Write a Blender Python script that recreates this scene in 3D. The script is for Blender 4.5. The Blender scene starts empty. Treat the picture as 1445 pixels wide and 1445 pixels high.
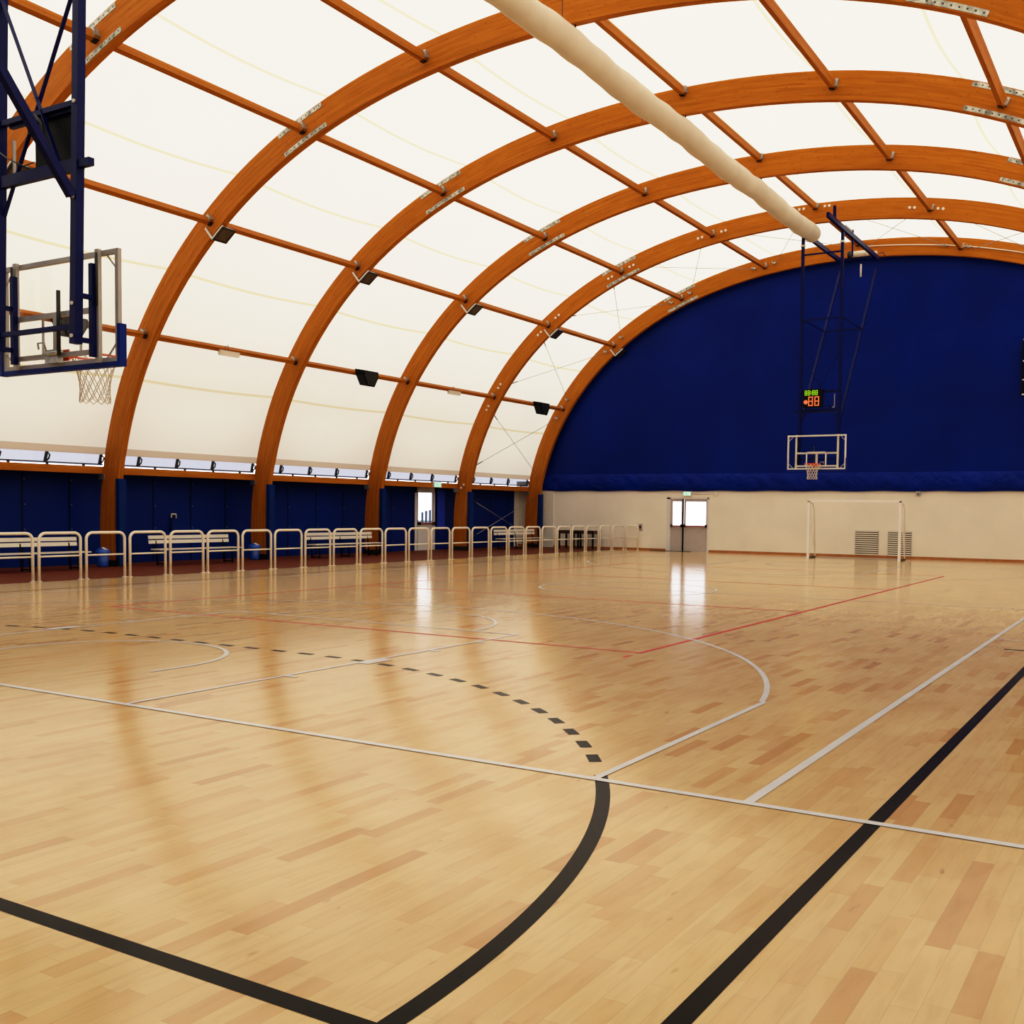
import bpy, math, random
from mathutils import Vector, Matrix
random.seed(7)
S = bpy.context.scene
TONE = [(0, 0), (4.0, 1.0), (0.015, 0.008), (0.06, 0.045), (0.2, 0.19), (0.45, 0.47), (0.8, 0.76), (1.2, 0.885), (2.0, 0.955)]
COL = S.collection
PI = math.pi

# ------------------------------------------------------------------ camera
F, CX, CY = 1496.94, 757.52, 794.60
YAW, PITCH, ROLL = -0.54036, -0.04980, 0.01232
CAM = Vector((9.4327, -5.3974, 1.5541))
_f = Vector((math.sin(YAW) * math.cos(PITCH), math.cos(YAW) * math.cos(PITCH), math.sin(PITCH)))
_r = Vector((math.cos(YAW), -math.sin(YAW), 0))
_u = _r.cross(_f)
_r2 = math.cos(ROLL) * _r + math.sin(ROLL) * _u
_u2 = -math.sin(ROLL) * _r + math.cos(ROLL) * _u
cd = bpy.data.cameras.new('camera')
cam = bpy.data.objects.new('camera', cd)
COL.objects.link(cam)
M = Matrix.Identity(4)
for i in range(3):
    M[i][0], M[i][1], M[i][2], M[i][3] = _r2[i], _u2[i], -_f[i], CAM[i]
cam.matrix_world = M
cd.sensor_width = 36
cd.lens = F / 1445 * 36
cd.shift_x = (722.5 - CX) / 1445
cd.shift_y = (CY - 722.5) / 1445
cd.clip_end = 500
S.camera = cam


def in_frame(pts, m=6):
    """is any of these points inside the picture?  (things wholly outside it are not built)"""
    for p in pts:
        d = Vector(p) - CAM
        z = d.dot(_f)
        if z < 0.3:
            continue
        u = CX + F * d.dot(_r2) / z
        v = CY - F * d.dot(_u2) / z
        if -m < u < 1445 + m and -m < v < 1445 + m:
            return True
    return False


# ------------------------------------------------------------------ node helpers / materials
def new_mat(name):
    m = bpy.data.materials.new(name)
    m.use_nodes = True
    nt = m.node_tree
    nt.nodes.clear()
    out = nt.nodes.new('ShaderNodeOutputMaterial')
    return m, nt, out


class NT:
    def __init__(s, nt):
        s.nt = nt

    def n(s, t, **kw):
        x = s.nt.nodes.new(t)
        for k, v in kw.items():
            setattr(x, k, v)
        return x

    def l(s, a, b):
        s.nt.links.new(a, b)

    def math(s, op, a, b=None, c=None):
        x = s.n('ShaderNodeMath', operation=op)
        for i, v in enumerate((a, b, c)):
            if v is None:
                continue
            if isinstance(v, (int, float)):
                x.inputs[i].default_value = v
            else:
                s.l(v, x.inputs[i])
        return x.outputs[0]

    def ramp(s, fac, stops):
        x = s.n('ShaderNodeValToRGB')
        e = x.color_ramp.elements
        while len(e) < len(stops):
            e.new(0.5)
        for i, (p, c) in enumerate(stops):
            e[i].position = p
            e[i].color = (*c, 1)
        s.l(fac, x.inputs[0])
        return x.outputs[0]

    def mix(s, fac, a, b, blend='MIX'):
        x = s.n('ShaderNodeMix', data_type='RGBA', blend_type=blend)
        for i, v in ((0, fac), (6, a), (7, b)):
            if isinstance(v, (int, float)):
                x.inputs[i].default_value = v
            elif isinstance(v, tuple):
                x.inputs[i].default_value = (*v, 1)
            else:
                s.l(v, x.inputs[i])
        return x.outputs[2]


def principled(name, col, rough=0.5, metal=0.0, noise=0.06, nscale=6.0, spec=0.5, bump=0.0, bscale=30, emit=None, estr=0):
    m, nt, out = new_mat(name)
    k = NT(nt)
    b = k.n('ShaderNodeBsdfPrincipled')
    b.inputs['Roughness'].default_value = rough
    b.inputs['Metallic'].default_value = metal
    b.inputs['Specular IOR Level'].default_value = spec
    tc = k.n('ShaderNodeTexCoord')
    nz = k.n('ShaderNodeTexNoise')
    nz.inputs['Scale'].default_value = nscale
    nz.inputs['Detail'].default_value = 4
    k.l(tc.outputs['Object'], nz.inputs['Vector'])
    lo = tuple(c * (1 - noise) for c in col)
    hi = tuple(min(1, c * (1 + noise)) for c in col)
    k.l(k.ramp(nz.outputs[0], [(0.3, lo), (0.7, hi)]), b.inputs['Base Color'])
    if bump:
        bn = k.n('ShaderNodeBump')
        bn.inputs['Strength'].default_value = bump
        n2 = k.n('ShaderNodeTexNoise')
        n2.inputs['Scale'].default_value = bscale
        k.l(tc.outputs['Object'], n2.inputs['Vector'])
        k.l(n2.outputs[0], bn.inputs['Height'])
        k.l(bn.outputs[0], b.inputs['Normal'])
    if emit:
        b.inputs['Emission Color'].default_value = (*emit, 1)
        b.inputs['Emission Strength'].default_value = estr
    k.l(b.outputs[0], out.inputs[0])
    return m


def wood_floor():
    m, nt, out = new_mat('maple_strip_floor')
    k = NT(nt)
    b = k.n('ShaderNodeBsdfPrincipled')
    tc = k.n('ShaderNodeTexCoord')
    sp = k.n('ShaderNodeSeparateXYZ')
    k.l(tc.outputs['Object'], sp.inputs[0])
    W, L = 0.088, 0.55
    row = k.math('FLOOR', k.math('DIVIDE', sp.outputs[0], W))
    wr = k.n('ShaderNodeTexWhiteNoise', noise_dimensions='1D')
    k.l(row, wr.inputs['W'])
    yo = k.math('ADD', k.math('DIVIDE', sp.outputs[1], L), k.math('MULTIPLY', wr.outputs['Value'], 7.3))
    colm = k.math('FLOOR', yo)
    cv = k.n('ShaderNodeCombineXYZ')
    k.l(row, cv.inputs[0])
    k.l(colm, cv.inputs[1])
    wn = k.n('ShaderNodeTexWhiteNoise', noise_dimensions='2D')
    k.l(cv.outputs[0], wn.inputs['Vector'])
    base = k.ramp(wn.outputs['Value'], [(0.0, (0.612, 0.440, 0.213)), (0.5, (0.592, 0.413, 0.193)), (0.8, (0.572, 0.382, 0.170)),
                                       (0.94, (0.540, 0.332, 0.138)), (1.0, (0.475, 0.262, 0.100))])
    # grain stretched along the strips
    mp = k.n('ShaderNodeMapping')
    mp.inputs['Scale'].default_value = (20, 3.0, 1)
    k.l(tc.outputs['Object'], mp.inputs[0])
    gn = k.n('ShaderNodeTexNoise')
    gn.inputs['Scale'].default_value = 1.0
    gn.inputs['Detail'].default_value = 5
    gn.inputs['Distortion'].default_value = 0.6
    k.l(mp.outputs[0], gn.inputs['Vector'])
    g = k.ramp(gn.outputs[0], [(0.25, (0.90, 0.86, 0.80)), (0.52, (1, 1, 1)), (0.8, (1.03, 1.025, 1.0))])
    base = k.mix(1.0, base, g, 'MULTIPLY')
    # larger patches and dark mineral flecks
    ln = k.n('ShaderNodeTexNoise')
    ln.inputs['Scale'].default_value = 0.9
    k.l(tc.outputs['Object'], ln.inputs['Vector'])
    base = k.mix(1.0, base, k.ramp(ln.outputs[0], [(0.3, (0.94, 0.90, 0.85)), (0.7, (1.03, 1.03, 1.03))]), 'MULTIPLY')
    mp2 = k.n('ShaderNodeMapping')
    mp2.inputs['Scale'].default_value = (14, 4.5, 1)
    k.l(tc.outputs['Object'], mp2.inputs[0])
    fn = k.n('ShaderNodeTexNoise')
    fn.inputs['Scale'].default_value = 1.0
    fn.inputs['Detail'].default_value = 2
    k.l(mp2.outputs[0], fn.inputs['Vector'])
    base = k.mix(1.0, base, k.ramp(fn.outputs[0], [(0.19, (0.60, 0.47, 0.37)), (0.29, (1, 1, 1))]), 'MULTIPLY')
    # fine joints
    fr = k.math('FRACT', k.math('DIVIDE', sp.outputs[0], W))
    j1 = k.math('LESS_THAN', k.math('MINIMUM', fr, k.math('SUBTRACT', 1.0, fr)), 0.012)
    fy = k.math('FRACT', yo)
    j2 = k.math('LESS_THAN', k.math('MINIMUM', fy, k.math('SUBTRACT', 1.0, fy)), 0.002)
    j = k.math('MULTIPLY', k.math('MAXIMUM', j1, j2), 0.35)
    base = k.mix(j, base, (0.25, 0.12, 0.05))
    k.l(base, b.inputs['Base Color'])
    rn = k.n('ShaderNodeTexNoise')
    rn.inputs['Scale'].default_value = 2.5
    k.l(tc.outputs['Object'], rn.inputs['Vector'])
    rr = k.n('ShaderNodeMapRange')
    rr.inputs[3].default_value = 0.125
    rr.inputs[4].default_value = 0.165
    k.l(rn.outputs[0], rr.inputs[0])
    k.l(rr.outputs[0], b.inputs['Roughness'])
    b.inputs['Specular IOR Level'].default_value = 0.36
    bn = k.n('ShaderNodeBump')
    bn.inputs['Strength'].default_value = 0.03
    bn.inputs['Distance'].default_value = 0.01
    k.l(gn.outputs[0], bn.inputs['Height'])
    k.l(bn.outputs[0], b.inputs['Normal'])
    k.l(b.outputs[0], out.inputs[0])
    return m


def timber(name='laminated_larch', dark=1.0):
    m, nt, out = new_mat(name)
    k = NT(nt)
    b = k.n('ShaderNodeBsdfPrincipled')
    uv = k.n('ShaderNodeUVMap')
    mp = k.n('ShaderNodeMapping')
    mp.inputs['Scale'].default_value = (1.3, 22, 1)
    k.l(uv.outputs[0], mp.inputs[0])
    g = k.n('ShaderNodeTexNoise')
    g.inputs['Scale'].default_value = 1
    g.inputs['Detail'].default_value = 6
    g.inputs['Distortion'].default_value = 0.4
    k.l(mp.outputs[0], g.inputs['Vector'])
    c = k.ramp(g.outputs[0], [(0.22, (0.37 * dark, 0.100 * dark, 0.009 * dark)), (0.5, (0.45 * dark, 0.140 * dark, 0.014 * dark)),
                              (0.78, (0.50 * dark, 0.172 * dark, 0.022 * dark))])
    # lamella lines
    su = k.n('ShaderNodeSeparateXYZ')
    k.l(uv.outputs[0], su.inputs[0])
    row = k.math('FLOOR', k.math('DIVIDE', su.outputs[1], 0.04))
    cv = k.n('ShaderNodeCombineXYZ')
    k.l(row, cv.inputs[0])
    k.l(k.math('FLOOR', k.math('ADD', k.math('DIVIDE', su.outputs[0], 2.4), k.math('MULTIPLY', row, 0.37))), cv.inputs[1])
    wn = k.n('ShaderNodeTexWhiteNoise', noise_dimensions='2D')
    k.l(cv.outputs[0], wn.inputs['Vector'])
    c = k.mix(1.0, c, k.ramp(wn.outputs['Value'], [(0, (0.86, 0.84, 0.8)), (1, (1.08, 1.08, 1.1))]), 'MULTIPLY')
    # knots
    mp2 = k.n('ShaderNodeMapping')
    mp2.inputs['Scale'].default_value = (5, 14, 1)
    k.l(uv.outputs[0], mp2.inputs[0])
    vn = k.n('ShaderNodeTexVoronoi')
    vn.inputs['Scale'].default_value = 1
    k.l(mp2.outputs[0], vn.inputs['Vector'])
    c = k.mix(1.0, c, k.ramp(vn.outputs['Distance'], [(0.05, (0.5, 0.42, 0.4)), (0.17, (1, 1, 1))]), 'MULTIPLY')
    k.l(c, b.inputs['Base Color'])
    b.inputs['Roughness'].default_value = 0.6
    b.inputs['Specular IOR Level'].default_value = 0.1
    k.l(b.outputs[0], out.inputs[0])
    return m


def membrane():
    m, nt, out = new_mat('translucent_membrane')
    k = NT(nt)
    uv = k.n('ShaderNodeUVMap')
    su = k.n('ShaderNodeSeparateXYZ')
    k.l(uv.outputs[0], su.inputs[0])
    fr = k.math('FRACT', su.outputs[0])
    d = k.math('MINIMUM', fr, k.math('SUBTRACT', 1.0, fr))
    seam = k.math('LESS_THAN', d, 0.012)
    hem = k.math('LESS_THAN', su.outputs[1], 0.30)
    tc = k.n('ShaderNodeTexCoord')
    nz = k.n('ShaderNodeTexNoise')
    nz.inputs['Scale'].default_value = 0.35
    nz.inputs['Detail'].default_value = 3
    k.l(tc.outputs['Object'], nz.inputs['Vector'])
    base = k.ramp(nz.outputs[0], [(0.3, (0.885, 0.835, 0.705)), (0.7, (0.905, 0.86, 0.735))])
    base = k.mix(seam, base, (0.76, 0.665, 0.42))
    base = k.mix(hem, base, (0.60, 0.47, 0.34))
    df = k.n('ShaderNodeBsdfDiffuse')
    tr = k.n('ShaderNodeBsdfTranslucent')
    k.l(k.mix(1.0, base, (0.72, 0.55, 0.34), 'MULTIPLY'), df.inputs[0])
    k.l(base, tr.inputs[0])
    # soft creases in the lower sheets
    mp = k.n('ShaderNodeMapping')
    mp.inputs['Scale'].default_value = (0.6, 1.4, 0.9)
    mp.inputs['Rotation'].default_value = (0.6, 0, 0)
    k.l(tc.outputs['Object'], mp.inputs[0])
    wv = k.n('ShaderNodeTexNoise')
    wv.inputs['Scale'].default_value = 2.0
    wv.inputs['Detail'].default_value = 2
    k.l(mp.outputs[0], wv.inputs['Vector'])
    bn = k.n('ShaderNodeBump')
    bn.inputs['Strength'].default_value = 0.12
    bn.inputs['Distance'].default_value = 0.2
    k.l(wv.outputs[0], bn.inputs['Height'])
    k.l(bn.outputs[0], df.inputs['Normal'])
    mx = k.n('ShaderNodeMixShader')
    mx.inputs[0].default_value = 0.5
    k.l(df.outputs[0], mx.inputs[1])
    k.l(tr.outputs[0], mx.inputs[2])
    k.l(mx.outputs[0], out.inputs[0])
    return m


def blue_sheet(name, col, seam=0.0, axis=1, crumple=0.15, cscale=1.2, rough=0.45):
    m, nt, out = new_mat(name)
    k = NT(nt)
    b = k.n('ShaderNodeBsdfPrincipled')
    tc = k.n('ShaderNodeTexCoord')
    nz = k.n('ShaderNodeTexNoise')
    nz.inputs['Scale'].default_value = 0.5
    nz.inputs['Detail'].default_value = 3
    k.l(tc.outputs['Object'], nz.inputs['Vector'])
    c = k.ramp(nz.outputs[0], [(0.3, tuple(v * 0.85 for v in col)), (0.7, tuple(v * 1.15 for v in col))])
    if seam:
        sp = k.n('ShaderNodeSeparateXYZ')
        k.l(tc.outputs['Object'], sp.inputs[0])
        fr = k.math('FRACT', k.math('DIVIDE', sp.outputs[axis], seam))
        c = k.mix(k.math('MULTIPLY', k.math('LESS_THAN', fr, 0.045), 0.75), c, (0.0, 0.002, 0.012))
        fz = k.math('FRACT', k.math('DIVIDE', sp.outputs[2], 0.62))
        dot = k.math('MULTIPLY', k.math('LESS_THAN', k.math('ABSOLUTE', k.math('SUBTRACT', fr, 0.075)), 0.012),
                     k.math('LESS_THAN', k.math('ABSOLUTE', k.math('SUBTRACT', fz, 0.5)), 0.022))
        c = k.mix(k.math('MULTIPLY', dot, 0.5), c, (0.3, 0.33, 0.4))
    k.l(c, b.inputs['Base Color'])
    b.inputs['Roughness'].default_value = rough
    b.inputs['Specular IOR Level'].default_value = 0.10
    n2 = k.n('ShaderNodeTexNoise')
    n2.inputs['Scale'].default_value = cscale
    n2.inputs['Detail'].default_value = 4
    n2.inputs['Distortion'].default_value = 1.0
    k.l(tc.outputs['Object'], n2.inputs['Vector'])
    bn = k.n('ShaderNodeBump')
    bn.inputs['Strength'].default_value = crumple
    bn.inputs['Distance'].default_value = 0.15
    k.l(n2.outputs[0], bn.inputs['Height'])
    k.l(bn.outputs[0], b.inputs['Normal'])
    k.l(b.outputs[0], out.inputs[0])
    return m


def glass(name, tint=(1, 1, 1), refl=0.06):
    m, nt, out = new_mat(name)
    k = NT(nt)
    t = k.n('ShaderNodeBsdfTransparent')
    t.inputs[0].default_value = (*tint, 1)
    g = k.n('ShaderNodeBsdfGlossy')
    g.inputs['Roughness'].default_value = 0.03
    tc = k.n('ShaderNodeTexCoord')
    nz = k.n('ShaderNodeTexNoise')
    nz.inputs['Scale'].default_value = 3
    k.l(tc.outputs['Object'], nz.inputs['Vector'])
    k.l(k.ramp(nz.outputs[0], [(0.3, (0.9, 0.92, 0.95)), (0.7, (1, 1, 1))]), g.inputs[0])
    mx = k.n('ShaderNodeMixShader')
    mx.inputs[0].default_value = refl
    k.l(t.outputs[0], mx.inputs[1])
    k.l(g.outputs[0], mx.inputs[2])
    k.l(mx.outputs[0], out.inputs[0])
    return m


def emitter(name, col, strength):
    m, nt, out = new_mat(name)
    k = NT(nt)
    e = k.n('ShaderNodeEmission')
    e.inputs[1].default_value = strength
    tc = k.n('ShaderNodeTexCoord')
    nz = k.n('ShaderNodeTexNoise')
    nz.inputs['Scale'].default_value = 60
    k.l(tc.outputs['Object'], nz.inputs['Vector'])
    k.l(k.ramp(nz.outputs[0], [(0.3, tuple(v * 0.95 for v in col)), (0.7, col)]), e.inputs[0])
    k.l(e.outputs[0], out.inputs[0])
    return m


def splice_mat():
    m, nt, out = new_mat('perforated_zinc_plate')
    k = NT(nt)
    b = k.n('ShaderNodeBsdfPrincipled')
    uv = k.n('ShaderNodeUVMap')
    su = k.n('ShaderNodeSeparateXYZ')
    k.l(uv.outputs[0], su.inputs[0])
    fx = k.math('SUBTRACT', k.math('FRACT', su.outputs[0]), 0.5)
    fy = k.math('MULTIPLY', k.math('SUBTRACT', su.outputs[1], 0.5), 0.75)
    d = k.math('SQRT', k.math('ADD', k.math('MULTIPLY', fx, fx), k.math('MULTIPLY', fy, fy)))
    tc = k.n('ShaderNodeTexCoord')
    nz = k.n('ShaderNodeTexNoise')
    nz.inputs['Scale'].default_value = 9
    nz.inputs['Detail'].default_value = 5
    k.l(tc.outputs['Object'], nz.inputs['Vector'])
    c = k.ramp(nz.outputs[0], [(0.35, (0.20, 0.20, 0.17)), (0.55, (0.52, 0.53, 0.46)), (0.75, (0.75, 0.75, 0.68))])
    c = k.mix(k.math('LESS_THAN', d, 0.13), c, (0.03, 0.03, 0.03))
    k.l(c, b.inputs['Base Color'])
    b.inputs['Roughness'].default_value = 0.55
    b.inputs['Metallic'].default_value = 0.2
    k.l(b.outputs[0], out.inputs[0])
    return m


MT = dict(
    splice=splice_mat(),
    floor=wood_floor(), timber=timber(), timber2=timber('purlin_larch', 0.92), membrane=membrane(),
    brown=principled('brown_rubber_floor', (0.115, 0.026, 0.011), 0.6, noise=0.15, nscale=3, spec=0.12),
    cream=principled('cream_plaster', (0.82, 0.765, 0.66), 0.75, noise=0.05, nscale=0.8, bump=0.05, bscale=40, spec=0.2),
    blue_end=blue_sheet('royal_blue_tarpaulin', (0.0002, 0.0125, 0.165), seam=0, crumple=0.06, cscale=0.5),
    blue_hem=blue_sheet('blue_tarpaulin_hem', (0.0004, 0.0155, 0.20), crumple=0.9, cscale=1.6),
    blue_wall=blue_sheet('blue_wall_sheet', (0.0022, 0.0180, 0.165), seam=1.3, axis=1, crumple=0.12, cscale=1.5),
    blue_pad=blue_sheet('blue_pad_vinyl', (0.003, 0.024, 0.14), crumple=0.08, cscale=3),
    blue_drape=blue_sheet('bright_blue_drape', (0.035, 0.075, 0.55), crumple=0.3, cscale=3),  # glare of the side door painted as a brighter blue
    steel=principled('galvanised_steel', (0.46, 0.46, 0.42), 0.42, metal=0.75, noise=0.25, nscale=25),
    zinc=principled('zinc_plate', (0.62, 0.62, 0.55), 0.5, metal=0.35, noise=0.25, nscale=30),
    bolt=principled('dark_bolt', (0.03, 0.03, 0.03), 0.5, metal=0.5),
    white=principled('white_paint', (0.74, 0.69, 0.60), 0.35, noise=0.03), goal=principled('goal_white_paint', (0.92, 0.89, 0.84), 0.35, noise=0.02),
    rail=principled('cream_rail_paint', (0.80, 0.73, 0.62), 0.3, noise=0.03),
    navy=principled('navy_frame_paint', (0.0025, 0.0055, 0.075), 0.4, noise=0.1, spec=0.14),
    pad=principled('blue_board_pad', (0.002, 0.017, 0.18), 0.5, noise=0.08, spec=0.15),
    alu=principled('grey_aluminium', (0.40, 0.37, 0.35), 0.45, metal=0.3, noise=0.06),
    alu_w=principled('pale_aluminium', (0.70, 0.66, 0.60), 0.45, metal=0.1, noise=0.04),
    black=principled('black_plastic', (0.004, 0.004, 0.005), 0.5, noise=0.2, spec=0.12),
    dark=principled('dark_metal', (0.02, 0.02, 0.02), 0.5, metal=0.3),
    lens=principled('brown_lamp_lens', (0.075, 0.048, 0.036), 0.2, noise=0.2),
    orange=principled('orange_rim_paint', (0.72, 0.085, 0.012), 0.4),
    net=principled('white_net_cord', (0.62, 0.56, 0.46), 0.8),
    duct=principled('white_textile_duct', (0.66, 0.585, 0.475), 0.7, noise=0.05, nscale=2, bump=0.25, bscale=5, spec=0.15),
    line_w=principled('white_court_paint', (0.59, 0.59, 0.61), 0.2, noise=0.07, nscale=3, spec=0.3),
    line_k=principled('black_court_paint', (0.004, 0.0034, 0.003), 0.22, noise=0.2, nscale=5, spec=0.04),
    line_r=principled('red_court_paint', (0.46, 0.014, 0.030), 0.4, noise=0.1, spec=0.1),
    table=principled('dark_red_brown_wood', (0.060, 0.018, 0.010), 0.45, noise=0.25, nscale=8),
    bin=principled('blue_bin_plastic', (0.006, 0.055, 0.32), 0.4),
    bin_lid=principled('blue_lid_plastic', (0.008, 0.07, 0.40), 0.35),
    door=principled('pale_grey_door_paint', (0.46, 0.40, 0.38), 0.45, noise=0.04),
    door_w=principled('white_door_paint', (0.70, 0.68, 0.66), 0.4, noise=0.03),
    red=principled('red_bar', (0.35, 0.06, 0.05), 0.4),
    glass=glass('clear_glass', (0.97, 0.99, 1.0)), pvc=glass('clear_pvc', (0.42, 0.43, 0.46), 0.03), board=glass('board_glass', (0.985, 0.985, 0.97), 0.03),
    base_o=principled('orange_skirting_wood', (0.36, 0.13, 0.035), 0.5, noise=0.15),
    led_g=emitter('green_led', (0.50, 1.0, 0.03), 1.1), led_o=emitter('orange_led', (1.0, 0.19, 0.065), 1.15),
    exit_face=principled('exit_sign_face', (0.45, 0.75, 0.55), 0.4, emit=(0.55, 1.0, 0.72), estr=0.75),
    exit_mark=principled('exit_sign_green', (0.02, 0.35, 0.14), 0.4, emit=(0.05, 0.6, 0.25), estr=0.4),
    ground=principled('pale_outdoor_paving', (0.10, 0.095, 0.09), 0.9, noise=0.1, nscale=0.5),
    post=principled('outdoor_blue_grey', (0.10, 0.16, 0.28), 0.6),
)


# ------------------------------------------------------------------ mesh builder
class MB:
    def __init__(s):
        s.v, s.f, s.uv, s.sm = [], [], [], []

    def quad(s, pts, uvs=None, smooth=False):
        b = len(s.v)
        s.v += [tuple(p) for p in pts]
        s.f.append(tuple(range(b, b + len(pts))))
        s.uv.append(uvs or [(0, 0)] * len(pts))
        s.sm.append(smooth)

    def obox(s, c, ax, ay, az):
        """oriented box: centre c, half-axis vectors; UV runs along the longest axis"""
        c, A = Vector(c), [Vector(ax), Vector(ay), Vector(az)]
        if A[0].cross(A[1]).dot(A[2]) < 0:
            A[2] = -A[2]
        ln = [a.length for a in A]
        L = ln.index(max(ln))
        for i in range(3):
            j, k = (i + 1) % 3, (i + 2) % 3
            for sg in (1, -1):
                q = [c + A[i] * sg + A[j] * a * sg + A[k] * b for a, b in ((-1, -1), (1, -1), (1, 1), (-1, 1))]
                uvs = []
                for a, b in ((-1, -1), (1, -1), (1, 1), (-1, 1)):
                    co = [0, 0, 0]
                    co[i] = sg * ln[i]; co[j] = a * sg * ln[j]; co[k] = b * ln[k]
                    o = [x for x in range(3) if x != L and x != i] or [x for x in range(3) if x != L]
                    if i == L:
                        uvs.append((co[j], co[k]))
                    else:
                        uvs.append((co[L] + c.y * 0.37 + c.x, co[o[0]] + i * 0.5 + c.x * 0.3))
                s.quad(q, uvs)
        return s

    def box(s, x0, x1, y0, y1, z0, z1):
        return s.obox(((x0 + x1) / 2, (y0 + y1) / 2, (z0 + z1) / 2), ((x1 - x0) / 2, 0, 0), (0, (y1 - y0) / 2, 0), (0, 0, (z1 - z0) / 2))

    def bar(s, a, b, w, h=None, up=(0, 0, 1)):
        """rectangular bar from a to b; w across, h along 'up'"""
        a, b = Vector(a), Vector(b)
        h = h or w
        d = b - a
        t = d.normalized()
        u = Vector(up)
        if abs(t.dot(u)) > 0.98:
            u = Vector((0, 1, 0))
        x = t.cross(u).normalized()
        y = x.cross(t).normalized()
        return s.obox((a + b) / 2, d / 2, x * w / 2, y * h / 2)

    def tube(s, pts, r, n=10, cap=True):
        pts = [Vector(p) for p in pts]
        T = []
        for i in range(len(pts)):
            a = pts[max(0, i - 1)]
            b = pts[min(len(pts) - 1, i + 1)]
            T.append((b - a).normalized())
        ref = Vector((0, 0, 1)) if abs(T[0].z) < 0.9 else Vector((1, 0, 0))
        x = T[0].cross(ref).normalized()
        base = len(s.v)
        for i, p in enumerate(pts):
            x = (x - T[i] * x.dot(T[i])).normalized()
            y = T[i].cross(x)
            rr = r[i] if isinstance(r, (list, tuple)) else r
            for k in range(n):
                a = 2 * PI * k / n
                s.v.append(tuple(p + (x * math.cos(a) + y * math.sin(a)) * rr))
        for i in range(len(pts) - 1):
            for k in range(n):
                k2 = (k + 1) % n
                s.f.append((base + i * n + k, base + i * n + k2, base + (i + 1) * n + k2, base + (i + 1) * n + k))
                s.uv.append([(0, 0)] * 4)
                s.sm.append(True)
        if cap:
            s.f.append(tuple(base + k for k in reversed(range(n))))
            s.uv.append([(0, 0)] * n); s.sm.append(False)
            e = base + (len(pts) - 1) * n
            s.f.append(tuple(e + k for k in range(n)))
            s.uv.append([(0, 0)] * n); s.sm.append(False)
        return s

    def cyl(s, a, b, r, n=14):
        return s.tube([a, b], r, n)

    def prism(s, poly, d):
        """polygon (list of 3-D points) extruded by vector d"""
        P = [Vector(p) for p in poly]
        d = Vector(d)
        nrm = (P[1] - P[0]).cross(P[2] - P[0])
        if nrm.dot(d) > 0:
            P.reverse()
        s.quad(P)
        s.quad([p + d for p in reversed(P)])
        n = len(P)
        for i in range(n):
            j = (i + 1) % n
            s.quad([P[j], P[i], P[i] + d, P[j] + d])
        return s

    def build(s, name, mat, parent=None):
        me = bpy.data.meshes.new(name)
        me.from_pydata(s.v, [], s.f)
        me.polygons.foreach_set('use_smooth', s.sm)
        ul = me.uv_layers.new(name='UVMap')
        i = 0
        for uvs in s.uv:
            for q in uvs:
                ul.data[i].uv = q
                i += 1
        me.materials.append(mat)
        me.update()
        o = bpy.data.objects.new(name, me)
        COL.objects.link(o)
        if parent:
            o.parent = parent
        return o


def bevel(o, w, seg=2):
    b = o.modifiers.new('soft_edges', 'BEVEL')
    b.width = w
    b.segments = seg
    b.limit_method = 'ANGLE'
    return o


def thing(name, label, cat, loc=(0, 0, 0), rz=0.0, group=None):
    o = bpy.data.objects.new(name, None)
    COL.objects.link(o)
    o.location = loc
    o.rotation_euler = (0, 0, rz)
    o.empty_display_size = 0.2
    tag(o, label, cat, group)
    return o


def tag(o, label, cat, group=None, kind='thing'):
    o['label'] = label
    o['category'] = cat
    o['kind'] = kind
    if group:
        o['group'] = group
    return o


def struct(o, label=None, cat=None):
    o['kind'] = 'structure'
    if label:
        o['label'] = label
    if cat:
        o['category'] = cat
    return o


def copy_tree(o, parent=None):
    c = o.copy()
    COL.objects.link(c)
    c.parent = parent
    for ch in list(o.children):
        copy_tree(ch, c)
    return c


ORD = ['first', 'second', 'third', 'fourth', 'fifth', 'sixth', 'seventh', 'eighth', 'ninth', 'tenth', 'eleventh', 'twelfth', 'thirteenth',
       'fourteenth', 'fifteenth', 'sixteenth', 'seventeenth', 'eighteenth', 'nineteenth', 'twentieth', 'twenty-first', 'twenty-second',
       'twenty-third', 'twenty-fourth', 'twenty-fifth']

# ------------------------------------------------------------------ hall profile
XC = -0.715


def r0(t):
    t2 = min(t * t, (PI / 2) ** 2)
    return 11.2114 + 2.9008 * t2 - 1.0707 * t2 ** 2 + 0.10737 * t2 ** 3


def prof(t, off=0.0):
    r = r0(t) + off
    return XC + r * math.sin(t), r * math.cos(t)


def nrm2(t):
    """unit outward normal of the arch curve in (x,z)"""
    a, b = prof(t - 1e-3), prof(t + 1e-3)
    dx, dz = b[0] - a[0], b[1] - a[1]
    l = math.hypot(dx, dz)
    return (-dz / l, dx / l)


def on_arch(t, off):
    x, z = prof(t)
    n = nrm2(t)
    return x + n[0] * off, z + n[1] * off


AY = [7.0 + 5.2 * k for k in range(6)]     # front faces of the six arches
AW = 0.17
AD = 0.60
WALL_X, WALL_XR, END_Y, BACK_Y = -14.8, 13.4, 33.4, -9.0
HEM_Z = 2.83

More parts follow.
